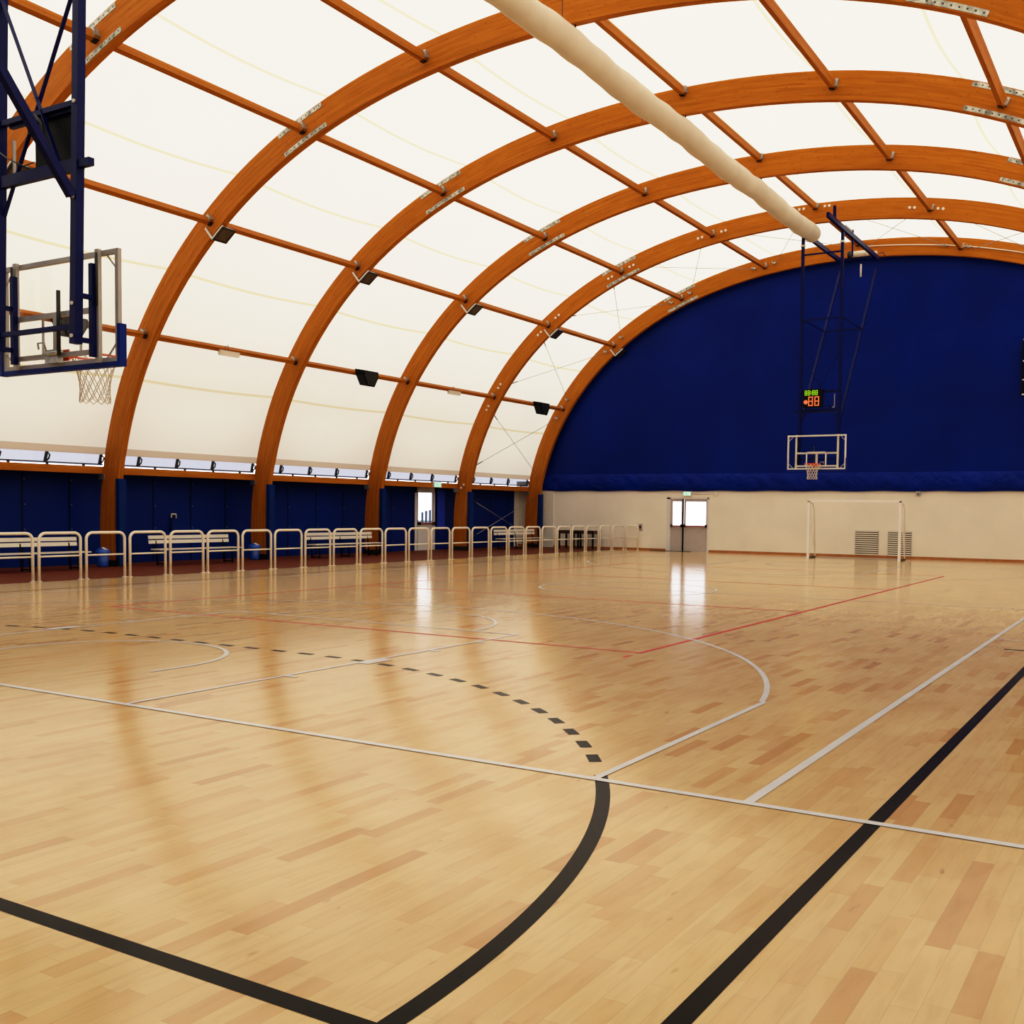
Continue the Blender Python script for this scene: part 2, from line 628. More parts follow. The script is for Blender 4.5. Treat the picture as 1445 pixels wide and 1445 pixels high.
# ------------------------------------------------------------------ the setting
fl = MB().box(-9.93, 12.9, BACK_Y, END_Y, -0.12, 0.0).build('floor', MT['floor'])
struct(fl, 'glossy maple strip sports floor with painted court lines', 'floor')
f2 = MB().box(WALL_X - 0.1, -9.935, BACK_Y, END_Y + 0.05, -0.12, -0.004).build('floor.001', MT['brown'])
struct(f2, 'dark brown rubber strip of floor behind the railing', 'floor')
gr = MB().box(-95, 95, -90, 120, -0.5, -0.13).build('ground', MT['ground'])
struct(gr, 'pale paving outside the hall', 'ground')


# ---- court markings: parts of the floor
LAYER = {}


def mark(name, mb, mat):
    o = mb.build(name, mat, fl)
    LAYER[mat.name] = LAYER.get(mat.name, 0) + 1
    o.location.z = -0.00003 * LAYER[mat.name] if mat is MT['line_w'] else 0.000006 * LAYER[mat.name]
    return o


def strip(mb, x0, x1, y0, y1, z):
    mb.quad([(x0, y0, z), (x1, y0, z), (x1, y1, z), (x0, y1, z)])
    return mb


def arc(mb, cx, cy, r, w, a0, a1, z, n=48):
    for i in range(n):
        t0, t1 = a0 + (a1 - a0) * i / n, a0 + (a1 - a0) * (i + 1) / n
        p = [(r - w / 2, t0), (r + w / 2, t0), (r + w / 2, t1), (r - w / 2, t1)]
        mb.quad([(cx + a * math.cos(b), cy + a * math.sin(b), z) for a, b in p])
    return mb


ZW, ZR, ZK = 0.0040, 0.0022, 0.0012
w2 = 0.025
for y, s in ((0, 1), (28, -1)):
    mark('baseline', strip(MB(), -7.5, 7.5 if s < 0 else 12.2, y - 0.03, y + 0.03, ZW), MT['line_w'])
    for sx in (-1, 1):
        m = MB()
        strip(m, sx * 6.6 - w2, sx * 6.6 + w2, min(y, y + s * 2.99), max(y, y + s * 2.99), ZW)
        mark('three_point_straight', m, MT['line_w'])
        m = MB()
        strip(m, sx * 2.45 - w2, sx * 2.45 + w2, min(y, y + s * 5.8), max(y, y + s * 5.8), ZW)
        for d in (1.75, 3.95, 4.85):
            strip(m, min(sx * 2.476, sx * 2.60), max(sx * 2.476, sx * 2.60), y + s * d - 0.03, y + s * d + 0.03, ZW)
        strip(m, min(sx * 2.476, sx * 2.60), max(sx * 2.476, sx * 2.60), y + s * 2.95 - 0.2, y + s * 2.95 + 0.2, ZW)
        mark('lane_line', m, MT['line_w'])
    ph = math.acos(6.6 / 6.75)
    a0, a1 = (ph, PI - ph) if s > 0 else (PI + ph, 2 * PI - ph)
    mark('three_point_arc', arc(MB(), 0, y + s * 1.575, 6.725, 0.05, a0, a1, ZW, 72), MT['line_w'])
    mark('free_throw_line', strip(MB(), -2.45, 2.45, y + s * 5.8 - 0.05 * (s > 0), y + s * 5.8 + 0.05 * (s < 0), ZW), MT['line_w'])
    a0, a1 = (0, PI) if s > 0 else (PI, 2 * PI)
    mark('free_throw_circle', arc(MB(), 0, y + s * 5.8, 1.775, 0.05, a0, a1, ZW), MT['line_w'])
    m = arc(MB(), 0, y + s * 1.575, 1.275, 0.05, a0, a1, ZW)
    for sx in (-1, 1):
        strip(m, sx * 1.275 - w2, sx * 1.275 + w2, min(y + s * 1.2, y + s * 1.575), max(y + s * 1.2, y + s * 1.575), ZW)
    mark('no_charge_semicircle', m, MT['line_w'])
for sx in (-1, 1):
    mark('sideline', strip(MB(), sx * 7.525 - 0.03, sx * 7.525 + 0.03, 0, 28, ZW), MT['line_w'])
mark('centre_line', strip(MB(), -7.65, 7.65, 13.85, 13.90, ZW), MT['line_w'])
mark('centre_circle', arc(MB(), 0, 13.9, 1.775, 0.05, 0, 2 * PI, ZW, 64), MT['line_w'])
mark('bench_line', strip(MB(), 7.55, 9.5, 9.0, 9.05, ZW), MT['line_w'])
# red volleyball court
for x in (-4.5, 4.45):
    mark('volleyball_sideline', strip(MB(), x - 0.025, x + 0.025, 5.1, 23.1, ZR), MT['line_r'])
    m = MB(); strip(m, x - 0.025, x + 0.025, 4.72, 4.90, ZR)
    mark('service_mark', m, MT['line_r'])
for y in (5.15, 11.1, 17.1, 23.05):
    mark('volleyball_cross_line', strip(MB(), -4.5, 4.47, y - 0.025, y + 0.025, ZR), MT['line_r'])
# black futsal court
mark('goal_line', strip(MB(), -8.19, 8.23, -3.03, -2.95, ZK), MT['line_k'])
mark('futsal_sideline', strip(MB(), 8.15, 8.23, -3.0, 31, ZK), MT['line_k'])
mark('futsal_sideline', strip(MB(), -8.23, -8.15, -3.0, 31, ZK), MT['line_k'])
mark('substitution_mark', strip(MB(), 7.78, 8.58, 7.95, 8.03, ZK), MT['line_k'])
R6 = 5.96
aj = math.asin(3.1 / R6)
mark('goal_area_arc', arc(MB(), 1.5, -3, R6, 0.08, 0, aj, ZK, 40), MT['line_k'])
mark('goal_area_arc', arc(MB(), -1.5, -3, R6, 0.08, PI - aj, PI, ZK, 40), MT['line_k'])
# dashed part inside the basketball court
half = []
L_arc = R6 * (PI / 2 - aj)
tot = 2 * L_arc + 3.0
n_d = 50
for i in range(n_d):
    s0 = 0.33 + i * 0.40
    if s0 + 0.2 > tot:
        break
    m = MB()
    if s0 < L_arc:
        a = aj + s0 / R6
        arc(m, 1.5, -3, R6, 0.08, a, a + 0.2 / R6, ZK, 3)
    elif s0 < L_arc + 3.0:
        x = 1.5 - (s0 - L_arc)
        strip(m, x - 0.2, x, -3 + R6 - 0.04, -3 + R6 + 0.04, ZK)
    else:
        a = PI / 2 + (s0 - L_arc - 3.0) / R6
        arc(m, -1.5, -3, R6, 0.08, a, a + 0.2 / R6, ZK, 3)
    mark('goal_area_dash', m, MT['line_k'])

# ---- membrane roof
SEAMS = [-1.45, -1.21, -0.984, -0.752, -0.51, -0.248, 0.02, 0.288, 0.545, 0.79, 1.02, 1.25, 1.49]


def seam_coord(t):
    for i in range(len(SEAMS) - 1):
        if t <= SEAMS[i + 1] or i == len(SEAMS) - 2:
            return i + (t - SEAMS[i]) / (SEAMS[i + 1] - SEAMS[i]) + 0.0
    return 0


def theta_at(z, side=-1):
    lo, hi = 0.5, PI / 2
    for _ in range(50):
        mid = (lo + hi) / 2
        if prof(mid)[1] > z:
            lo = mid
        else:
            hi = mid
    return side * lo


T_H = theta_at(HEM_Z)
m = MB()
NTH, NY = 150, 10
ys = [BACK_Y + 0.8 + 5.2 * k for k in range(0)] + [-8.6, -3.4, 1.8] + AY
ths = [T_H + (-T_H - T_H) * i / NTH for i in range(NTH + 1)]
rows = []
for b in range(len(ys) - 1):
    for j in range(NY + (1 if b == len(ys) - 2 else 0)):
        rows.append((ys[b] + (ys[b + 1] - ys[b]) * j / NY + (AW / 2), math.sin(PI * j / NY)))
rows.append((END_Y - 0.02, 0))
rows.insert(0, (BACK_Y, 0))
base = 0
for y, sg in rows:
    for t in ths:
        sag = 0.17 * sg * (1 - math.exp(-(t / 0.22) ** 2)) * min(1, max(0, (abs(T_H) - abs(t)) / 0.12))
        x, z = on_arch(t, 0.012 - sag)
        m.v.append((x, y, z))
for i in range(len(rows) - 1):
    for j in range(NTH):
        a = i * (NTH + 1) + j
        m.f.append((a, a + 1, a + NTH + 2, a + NTH + 1))
        q = []
        for jj, ii in ((j, i), (j + 1, i), (j + 1, i + 1), (j, i + 1)):
            q.append((seam_coord(ths[jj]), min(prof(ths[jj])[1] - HEM_Z + 0.12, 9)))
        m.uv.append(q)
        m.sm.append(True)
ce = m.build('ceiling', MT['membrane'])
struct(ce, 'white translucent fabric membrane roof with welded seams', 'ceiling')

# ---- side wall on the bench side, with its door opening
DY0, DY1, DZ = 26.12, 27.36, 2.36
m = MB()
m.box(WALL_X - 0.12, WALL_X, BACK_Y, DY0, 0, 2.5)
m.box(WALL_X - 0.12, WALL_X, DY1, END_Y - 0.35, 0, 2.5)
m.box(WALL_X - 0.12, WALL_X, DY0, DY1, DZ, 2.5)
wl = m.build('wall_left', MT['blue_wall'])
struct(wl, 'dark blue sheeted side wall behind the benches', 'wall')
struct(MB().box(WALL_X - 0.12, WALL_X, END_Y - 0.35, END_Y, 0, 2.5).build('wall_left.001', MT['cream']), 'short pale end piece of the side wall', 'wall')
struct(MB().box(WALL_X - 0.05, -14.24, BACK_Y, END_Y, 2.42, 2.46).build('trim_1', MT['blue_wall']), 'boarding closing the top of the side wall', 'trim')
struct(MB().box(WALL_XR, WALL_XR + 0.12, BACK_Y, END_Y, 0, 2.9).build('wall_right', MT['blue_wall']))
# rear wall behind the photographer
m = MB()
pts = [(prof(T_H)[0], BACK_Y, 0.0)] + [(prof(t)[0], BACK_Y, prof(t)[1]) for t in ths[::6]] + [(prof(-T_H)[0], BACK_Y, 0.0)]
m.prism(pts, (0, -0.1, 0))
struct(m.build('wall_front', MT['blue_end']))
# end wall: white lower wall with a door opening
EX0, EX1, EZ = -7.86, -6.08, 2.13
WT = 2.38
m = MB()
m.box(WALL_X - 0.1, EX0, END_Y, END_Y + 0.16, 0, WT + 0.4)
m.box(EX1, WALL_XR, END_Y, END_Y + 0.16, 0, WT + 0.4)
m.box(EX0, EX1, END_Y, END_Y + 0.16, EZ, WT + 0.4)
struct(m.build('wall_back', MT['cream']), 'cream plastered lower end wall under the blue curtain', 'wall')
struct(MB().box(-13.0 - 0.95, -13.02, END_Y - 0.05, END_Y, 0, WT).build('trim_2', MT['white']), 'paler strip of wall beside the last arch leg', 'trim')
m = MB()
m.box(WALL_X, EX0 - 0.02, END_Y - 0.02, END_Y, 0.0, 0.09)
m.box(EX1 + 0.02, WALL_XR - 0.3, END_Y - 0.02, END_Y, 0.0, 0.09)
struct(m.build('baseboard_back', MT['base_o']), 'thin orange wooden skirting along the end wall', 'skirting')

# ---- blue end curtain
ct = thing('end_curtain', 'huge royal blue tarpaulin curtain filling the arched end wall', 'curtain', (0, END_Y, WT))
m = MB()
NX = 60
tt = [t for t in ths if abs(t) < 1.40]
xs = sorted(set([round(on_arch(t, 0.0)[0], 3) for t in tt]))
top = []
for t in tt:
    x, z = on_arch(t, 0.0)
    top.append((x, z))
for a, b in zip(top[:-1], top[1:]):
    m.quad([(a[0], -0.07, 3.02 - WT), (b[0], -0.07, 3.02 - WT), (b[0], -0.07, b[1] - WT), (a[0], -0.07, a[1] - WT)])
m.build('sheet', MT['blue_end'], ct)
m = MB()
nx, nz = 220, 9
x0, x1 = -14.05, 12.6
V = []
for i in range(nx + 1):
    x = x0 + (x1 - x0) * i / nx
    for j in range(nz + 1):
        s_ = j / nz
        wr = 0.02 * math.sin(x * 5.1 + 2.2 * math.sin(x * 1.7) + s_ * 4) + 0.014 * math.sin(x * 11.7 + s_ * 7.0 + 1.5 * math.sin(x * 2.3))
        bul = 0.075 * math.sin(PI * min(1, s_ * 1.02)) ** 0.7
        V.append((x, -0.08 - bul - wr * math.sin(PI * s_), s_ * 0.68 + 0.012 * math.sin(x * 3.1) * (1 - s_)))
m.v = V
for i in range(nx):
    for j in range(nz):
        a = i * (nz + 1) + j
        m.f.append((a, a + nz + 1, a + nz + 2, a + 1))
        m.uv.append([(0, 0)] * 4)
        m.sm.append(True)
m.build('hem', MT['blue_hem'], ct)

# ------------------------------------------------------------------ arches
BAYTXT = ['against the blue end curtain', 'one bay before the end curtain', 'two bays before the end curtain', 'three bays before the end curtain',
          'four bays before the end curtain', 'five bays before the end curtain, by the near hoop frame']
SPL = [-0.582, 0.619]


def arch_mesh(yf):
    m = MB()
    N = 110
    s = 0
    prev = None
    for i in range(N + 1):
        t = -PI / 2 + PI * i / N
        xo, zo = prof(t)
        n = nrm2(t)
        xi, zi = xo - n[0] * AD, zo - n[1] * AD
        if abs(t) > 1.35:      # straight legs
            zo = max(zo, 0); zi = zo
            xi = xo + (AD if t < 0 else -AD)
        cur = (xo, zo, xi, zi)
        if prev:
            ds = math.hypot(xo - prev[0], zo - prev[1])
            y0, y1 = yf, yf + AW
            a, b = prev, cur
            u0, u1 = s + yf * 3.1, s + ds + yf * 3.1
            m.quad([(a[0], y0, a[1]), (a[2], y0, a[3]), (b[2], y0, b[3]), (b[0], y0, b[1])], [(u0, AD), (u0, 0), (u1, 0), (u1, AD)])
            m.quad([(a[2], y1, a[3]), (a[0], y1, a[1]), (b[0], y1, b[1]), (b[2], y1, b[3])], [(u0, 0), (u0, AD), (u1, AD), (u1, 0)])
            m.quad([(a[2], y0, a[3]), (a[2], y1, a[3]), (b[2], y1, b[3]), (b[2], y0, b[3])], [(u0, .9), (u0, 1.06), (u1, 1.06), (u1, .9)])
            m.quad([(a[0], y1, a[1]), (a[0], y0, a[1]), (b[0], y0, b[1]), (b[0], y1, b[1])], [(u0, 1.5), (u0, 1.66), (u1, 1.66), (u1, 1.5)])
            s += ds
        prev = cur
    return m


def ring_bar(m, t0, t1, o0, o1, y0, y1, n=6):
    """curved flat plate following the arch"""
    for i in range(n):
        a, b = t0 + (t1 - t0) * i / n, t0 + (t1 - t0) * (i + 1) / n
        P = [on_arch(a, o0), on_arch(a, o1), on_arch(b, o1), on_arch(b, o0)]
        q0 = len(m.uv)
        m.prism([(p[0], y0, p[1]) for p in P], (0, y1 - y0, 0))
        for q in range(q0, len(m.uv)):
            if len(m.uv[q]) == 4:
                c = [Vector(m.v[v]) for v in m.f[q]]
                m.uv[q] = [(i + (0 if (Vector((v.x, 0, v.z)) - Vector((P[0][0], 0, P[0][1]))).length < (Vector((v.x, 0, v.z)) - Vector((P[3][0], 0, P[3][1]))).length else 1),
                            0 if (v - Vector((P[0][0], v.y, P[0][1]))).length < 1e-4 or (v - Vector((P[3][0], v.y, P[3][1]))).length < 1e-4 else 1) for v in c]
    return m


for k, yf in enumerate(AY):
    tx = BAYTXT[5 - k]
    ar = arch_mesh(yf).build('timber_arch', MT['timber'])
    tag(ar, 'orange laminated timber arch ' + tx, 'arch', 'laminated arches spanning the hall')
    for tc_ in SPL:
        for (o0, o1) in ((-0.115, -0.02), (-0.60 + 0.02, -0.60 + 0.115)):
            hw = 0.055
            t0, t1 = tc_ - hw, tc_ + hw
            xs_ = [on_arch(t0, o0), on_arch(t1, o0)]
            if not in_frame([(p[0], yf, p[1]) for p in xs_]):
                continue
            ring_bar(MB(), t0, t1, o0, o1, yf - 0.012, yf, 10).build('splice_plate', MT['splice'], ar)
    if k in (1, 2, 3, 4):      # joint between the two glulam halves
        t = -0.075 if k != 1 else 0.0
        a, b = on_arch(t, -0.0), on_arch(t, -AD)
        ring_bar(MB(), t - 0.0008, t + 0.0008, -AD, 0, yf - 0.003, yf, 1).build('crown_joint', MT['table'], ar)
    if k == 4:                 # white bolt caps where the bracing is anchored
        for tc_ in (-1.113, -0.848, -0.582, -0.289, 0.015, 0.316, 0.60):
            for sg in (-1, 1):
                for q in (-0.5, 0.5):
                    tq = tc_ + sg * 0.036 + q * 0.0125
                    x, z = on_arch(tq, -0.30 if abs(tc_) > 0.1 else -0.12)
                    if in_frame([(x, yf, z)]):
                        MB().cyl((x, yf - 0.025, z), (x, yf, z), 0.042, 12).build('bolt_cap', MT['rail'], ar)
        for q in (-0.5, 0.5):
            MB().cyl((-13.82 + q * 0.12, yf - 0.02, 2.43 + q * 0.12), (-13.82 + q * 0.12, yf, 2.43 + q * 0.12), 0.042, 12).build('bolt_cap', MT['rail'], ar)
    if k == 5:                 # rod anchors on the last arch
        for tc_ in (-1.113, -0.848, -0.582, -0.289, 0.316):
            for sg in (-1, 1):
                x, z = on_arch(tc_ + sg * 0.034, -0.28)
                mb = MB().box(x - 0.06, x + 0.06, yf - 0.05, yf, z - 0.03, z + 0.03)
                mb.cyl((x - 0.05, yf - 0.09, z + 0.03), (x - 0.05, yf, z + 0.03), 0.028, 8).cyl((x + 0.05, yf - 0.09, z - 0.0), (x + 0.05, yf, z - 0.0), 0.028, 8)
                mb.build('rod_anchor', MT['steel'], ar)
    # steel shoe, hanger bracket and padded inner face of the leg
    if in_frame([(-13.6, yf, 0.3), (-14.1, yf, 2.0)]):
        mb = MB().box(-14.30, -13.46, yf - 0.05, yf + AW + 0.05, 0.0, 0.03)
        mb.box(-14.24, -13.50, yf - 0.02, yf, 0.0, 0.15)
        mb.build('steel_shoe', MT['dark'], ar)
        mb = MB().box(-13.575, -13.44, yf - 0.02, yf + AW + 0.02, 0.03, 2.22)
        bevel(mb.build('leg_pad', MT['blue_pad'], ar), 0.02)
        MB().box(-14.22, -14.02, yf - 0.03, yf, 2.20, 2.34).build('eave_bracket', MT['steel'], ar)

# ------------------------------------------------------------------ purlins
PT = [-1.113, -0.850, -0.581, -0.288, 0.018, 0.326, 0.622, 0.90, 1.16]
PNAME = ['lowest', 'second', 'third', 'fourth', 'ridge', 'first beyond the ridge', 'second beyond the ridge', 'third beyond the ridge', 'fourth beyond the ridge']
BAYN = ['the bay by the end curtain', 'the second bay from the end curtain', 'the third bay from the end curtain', 'the fourth bay from the end curtain',
        'the fifth bay from the end curtain', 'the sixth bay from the end curtain']
for b in range(-1, 5):
    ya = (AY[b] + AW) if b >= 0 else 1.8 + AW
    yb = AY[b + 1]
    for i, t in enumerate(PT):
        off = -0.30 if i != 4 else -0.10
        x, z = on_arch(t, off)
        n = nrm2(t)
        if not in_frame([(x, ya + (yb - ya) * q / 12, z) for q in range(13)]):
            continue
        N3 = Vector((n[0], 0, n[1]))
        T3 = Vector((n[1], 0, -n[0]))
        c = Vector((x, (ya + yb) / 2, z))
        root = MB().obox(c, (0, (yb - ya) / 2, 0), N3 * 0.085, T3 * 0.055).build('timber_purlin', MT['timber2'])
        nm = PNAME[i]
        lab = ('timber purlin along the ridge in ' if i == 4 else 'timber purlin, %s, in ' % nm if 'beyond' in nm else
               'timber purlin, lowest above the eave, in ' if i == 0 else 'timber purlin, %s up from the bench-side eave, in ' % nm) + BAYN[4 - b]
        tag(root, lab, 'beam', 'purlins between the arches')
        e = c + Vector((0, (yb - ya) / 2 - 0.055, 0)) + T3 * (0.055 + 0.03)
        if b >= 0 or True:
            MB().obox(e + N3 * 0.02, (0, 0.055, 0), N3 * 0.075, T3 * 0.03).build('bracket', MT['steel'], root)
            MB().obox(c + Vector((0, (yb - ya) / 2 - 0.05, 0)) - N3 * 0.092, (0, 0.05, 0), N3 * 0.008, T3 * 0.06).build('seat_plate', MT['dark'], root)

# ------------------------------------------------------------------ eave beams and clear strip above them
for b in range(-1, 5):
    ya = (AY[b] + AW) if b >= 0 else 1.8 + AW
    yb = AY[b + 1]
    if not in_frame([(-14.1, ya + (yb - ya) * q / 12, 2.45) for q in range(13)]):
        continue
    eb = MB().box(-14.20, -14.06, ya, yb, 2.345, 2.53).build('eave_beam', MT['timber2'])
    tag(eb, 'horizontal timber eave beam over the blue wall in ' + BAYN[4 - b], 'beam', 'eave beams on the bench side')
    w = bpy.data.objects.new('window_%d' % (b + 2), None)
    COL.objects.link(w)
    struct(w, 'narrow clear strip above the eave beam in ' + BAYN[4 - b], 'window')
    w.location = (-14.12, (ya + yb) / 2, 2.55)
    h = (yb - ya) / 2
    MB().box(-0.004, 0.004, -h, h, 0.0, 0.30).build('pane', MT['pvc'], w)
    MB().box(-0.015, 0.03, -h, h, 0.02, 0.05).build('sill_rail', MT['dark'], w)
    for q in range(4):
        yy = -h + 2 * h * (q + (0.72 if q < 3 else 0.93)) / 4.0
        mb = MB()
        mb.bar((0.03, yy - 0.02, 0.02), (0.05, yy + 0.03, 0.31), 0.06, 0.05)
        mb.tube([(0.04, yy + 0.02, 0.06), (0.075, yy + 0.06, 0.12), (0.075, yy + 0.085, 0.21), (0.04, yy + 0.05, 0.27)], 0.022, 6)
        mb.build('clamp', MT['dark'], w)
    for q in range(5):
        yy = -h + 2 * h * (q + 0.45) / 5.0
        MB().box(0.0, 0.035, yy - 0.03, yy + 0.03, -0.02, 0.03).build('sill_clip', MT['dark'], w)

# ------------------------------------------------------------------ bracing rods in the last bay
cells = [(None, 0), (0, 1), (1, 2), (2, 3), (3, 4), (4, 5), (5, 6)]
cn = ['between the eave and lowest purlin', 'between lowest and second purlin', 'between second and third purlin', 'between third and fourth purlin',
      'between fourth and ridge purlin', 'just beyond the ridge', 'beyond the first purlin past the ridge']


def rod(a, b, label):
    if not in_frame([a, b, tuple((Vector(a) + Vector(b)) / 2)]):
        return
    a, b = Vector(a), Vector(b)
    r_ = thing('brace_rod', label, 'rod', a, 0, 'thin steel bracing rods in the last bay')
    d = b - a
    MB().cyl((0, 0, 0), d, 0.009, 6).build('rod', MT['steel'], r_)
    MB().cyl(d * 0.06, d * 0.14, 0.017, 6).build('turnbuckle', MT['dark'], r_)


for (i, j), nm in zip(cells, cn):
    ta = -1.372 if i is None else PT[i]
    tb = PT[j]
    o = lambda t: -0.30 if abs(t) > 0.1 else -0.14
    pa0, pb0 = on_arch(ta + 0.036, o(ta)), on_arch(tb - 0.036, o(tb))
    y4, y5 = AY[4] + AW, AY[5] - 0.03
    rod((pa0[0], y4, pa0[1]), (pb0[0], y5, pb0[1]), 'thin steel brace rod climbing toward the end curtain, ' + nm)
    rod((pb0[0], y4, pb0[1] - 0.05), (pa0[0], y5, pa0[1] - 0.05), 'thin steel brace rod dropping toward the end curtain, ' + nm)
rod((-13.75, AY[4] + AW, 0.35), (-13.75, AY[5] - 0.03, 2.05), 'thin steel brace rod climbing across the blue wall, by the last bench')
rod((-13.75, AY[4] + AW, 2.05), (-13.75, AY[5] - 0.03, 0.35), 'thin steel brace rod dropping across the blue wall, by the last bench')

# ------------------------------------------------------------------ floodlights on the arches
for k, yf in enumerate(AY):
    x, z = on_arch(-0.847, -AD - 0.09)
    if not in_frame([(x, yf, z)]):
        continue
    fo = thing('floodlight', 'square grey floodlight on the arch ' + BAYTXT[5 - k].replace(', by the near hoop frame', ''), 'lamp', (x, yf + 0.17, z), 0, 'floodlights under the arches')
    n = nrm2(-0.847)
    N3 = Vector((n[0], 0, n[1])); T3 = Vector((n[1], 0, -n[0]))
    # housing: shallow tapered box whose lens looks down to the court
    c = N3 * 0.02
    hx, hy = 0.21, 0.20
    P = lambda a, b_, h: c + T3 * a + Vector((0, b_, 0)) + N3 * h
    mb = MB()
    lo = [P(-hx, -hy, -0.05), P(hx, -hy, -0.05), P(hx, hy, -0.05), P(-hx, hy, -0.05)]
    up = [P(-hx * .7, -hy * .7, 0.07), P(hx * .7, -hy * .7, 0.07), P(hx * .7, hy * .7, 0.07), P(-hx * .7, hy * .7, 0.07)]
    mb.quad(lo); mb.quad(list(reversed(up)))
    for i in range(4):
        j = (i + 1) % 4
        mb.quad([lo[j], lo[i], up[i], up[j]])
    mb.build('housing', MT['alu'], fo)
    MB().obox(c - N3 * 0.056, T3 * 0.17, (0, 0.16, 0), N3 * 0.006).build('lens', MT['lens'], fo)
    mb = MB()
    for a, b_ in ((-hx, 0), (hx, 0)):
        mb.obox(c + T3 * a * 0.93 - N3 * 0.058, T3 * 0.018, (0, hy, 0), N3 * 0.012)
    for b_ in (-hy, hy):
        mb.obox(c + Vector((0, b_ * 0.93, 0)) - N3 * 0.058, T3 * hx, (0, 0.018, 0), N3 * 0.012)
    mb.build('bezel', MT['dark'], fo)
    mb = MB()
    mb.bar(P(-hx, -hy, -0.03), P(-hx - 0.02, -hy + 0.0, 0.33), 0.02, 0.05)
    mb.bar(P(-hx - 0.01, -hy, -0.03), P(hx + 0.01, -hy, -0.03), 0.05, 0.03)
    mb.build('bracket', MT['alu_w'], fo)

# ------------------------------------------------------------------ loudspeakers and emergency battens on the lowest purlin
px, pz = on_arch(PT[0], -0.30)
for y, lab in ((9.95, 'black angular loudspeaker on the lowest purlin, seen through the near backboard glass'), (20.3, 'black angular loudspeaker on the lowest purlin in the third bay from the end curtain'),
               (30.9, 'black angular loudspeaker on the lowest purlin in the bay by the end curtain')):
    sp = thing('loudspeaker', lab, 'speaker', (px + 0.10, y, pz - 0.10), 0, 'loudspeakers on the lowest purlin')
    w_ = 0.38
    poly = [(-0.02, -w_, 0.20), (-0.02, w_, 0.20), (0.0, w_ * 0.95, 0.02), (0.0, w_ * 0.45, -0.28), (0.0, -w_ * 0.45, -0.28), (0.0, -w_ * 0.95, 0.02)]
    bevel(MB().prism(poly, (0.30, 0, -0.05)).build('cabinet', MT['black'], sp), 0.02)
    poly2 = [(0.305, p[1] * 0.85, p[2] * 0.85 - 0.05) for p in poly]
    MB().prism(poly2, (0.012, 0, 0)).build('grille', MT['dark'], sp)
    MB().bar((-0.02, -w_ * 0.9, 0.16), (0.05, -w_ * 0.75, -0.04), 0.06, 0.04).build('bracket', MT['steel'], sp)
for y, lab in ((14.85, 'pale emergency light batten under the lowest purlin in the fourth bay from the end curtain'),
               (25.2, 'pale emergency light batten under the lowest purlin in the second bay from the end curtain')):
    bt = thing('emergency_light', lab, 'lamp', (px + 0.06, y, pz - 0.12), 0, 'emergency light battens')
    bevel(MB().box(-0.05, 0.05, -0.33, 0.33, -0.06, 0.05).build('diffuser', MT['rail'], bt), 0.02)
    MB().box(-0.055, 0.055, -0.35, 0.35, 0.045, 0.07).build('base', MT['white'], bt)
    MB().tube([(0, -0.12, 0.07), (0.02, -0.15, 0.16), (0.03, -0.05, 0.22), (0.0, 0.0, 0.1)], 0.008, 6).build('cable', MT['dark'], bt)

# ------------------------------------------------------------------ textile air duct
DX, DZc, DR = -0.50, 10.22, 0.265
y0, y1 = 2.0, 27.5
dt = thing('air_duct', 'long round white textile air duct hanging below the ridge', 'duct', (DX, y0, DZc))
mb = MB()
pts, rr = [], []
NP = 200
for i in range(NP + 1):
    y = (y1 - y0) * i / NP
    ph = ((y + y0 - AY[0]) / 5.2) % 1.0
    pts.append((0, y, -0.05 * math.sin(PI * ph) + 0.01 * math.sin(y * 4.1)))
    rr.append(DR + 0.007 * math.sin(y * 6.3) + 0.006 * math.sin(y * 2.1))
pts.append((0, y1 - y0 + 0.07, 0)); rr.append(DR * 0.93)
pts.append((0, y1 - y0 + 0.10, 0)); rr.append(DR * 0.7)
pts.append((0, y1 - y0 + 0.11, 0)); rr.append(DR * 0.2)
mb.tube(pts, rr, 28)
mb.build('sleeve', MT['duct'], dt)
for yf in AY[:4]:
    x, z = 0.0, 10.62 - DZc
    MB().cyl((0.02, yf + AW / 2 - y0, DR - 0.02), (0.02, yf + AW / 2 - y0, z + 0.03), 0.015, 8).build('hanger', MT['dark'], dt)


# ------------------------------------------------------------------ ceiling-hung basketball rigs
def segment_digit(mb, x, z, w, h, t, y):
    """an 8 in seven segments, facing +y, viewer's left = +x"""
    yy0, yy1 = y, y + 0.004
    for zz in (z + t / 2, z + h / 2, z + h - t / 2):
        mb.box(x - w / 2, x + w / 2, yy0, yy1, zz - t / 2, zz + t / 2)
    for xx in (x - w / 2 + t / 2, x + w / 2 - t / 2):
        mb.box(xx - t / 2, xx + t / 2, yy0, yy1, z, z + h)


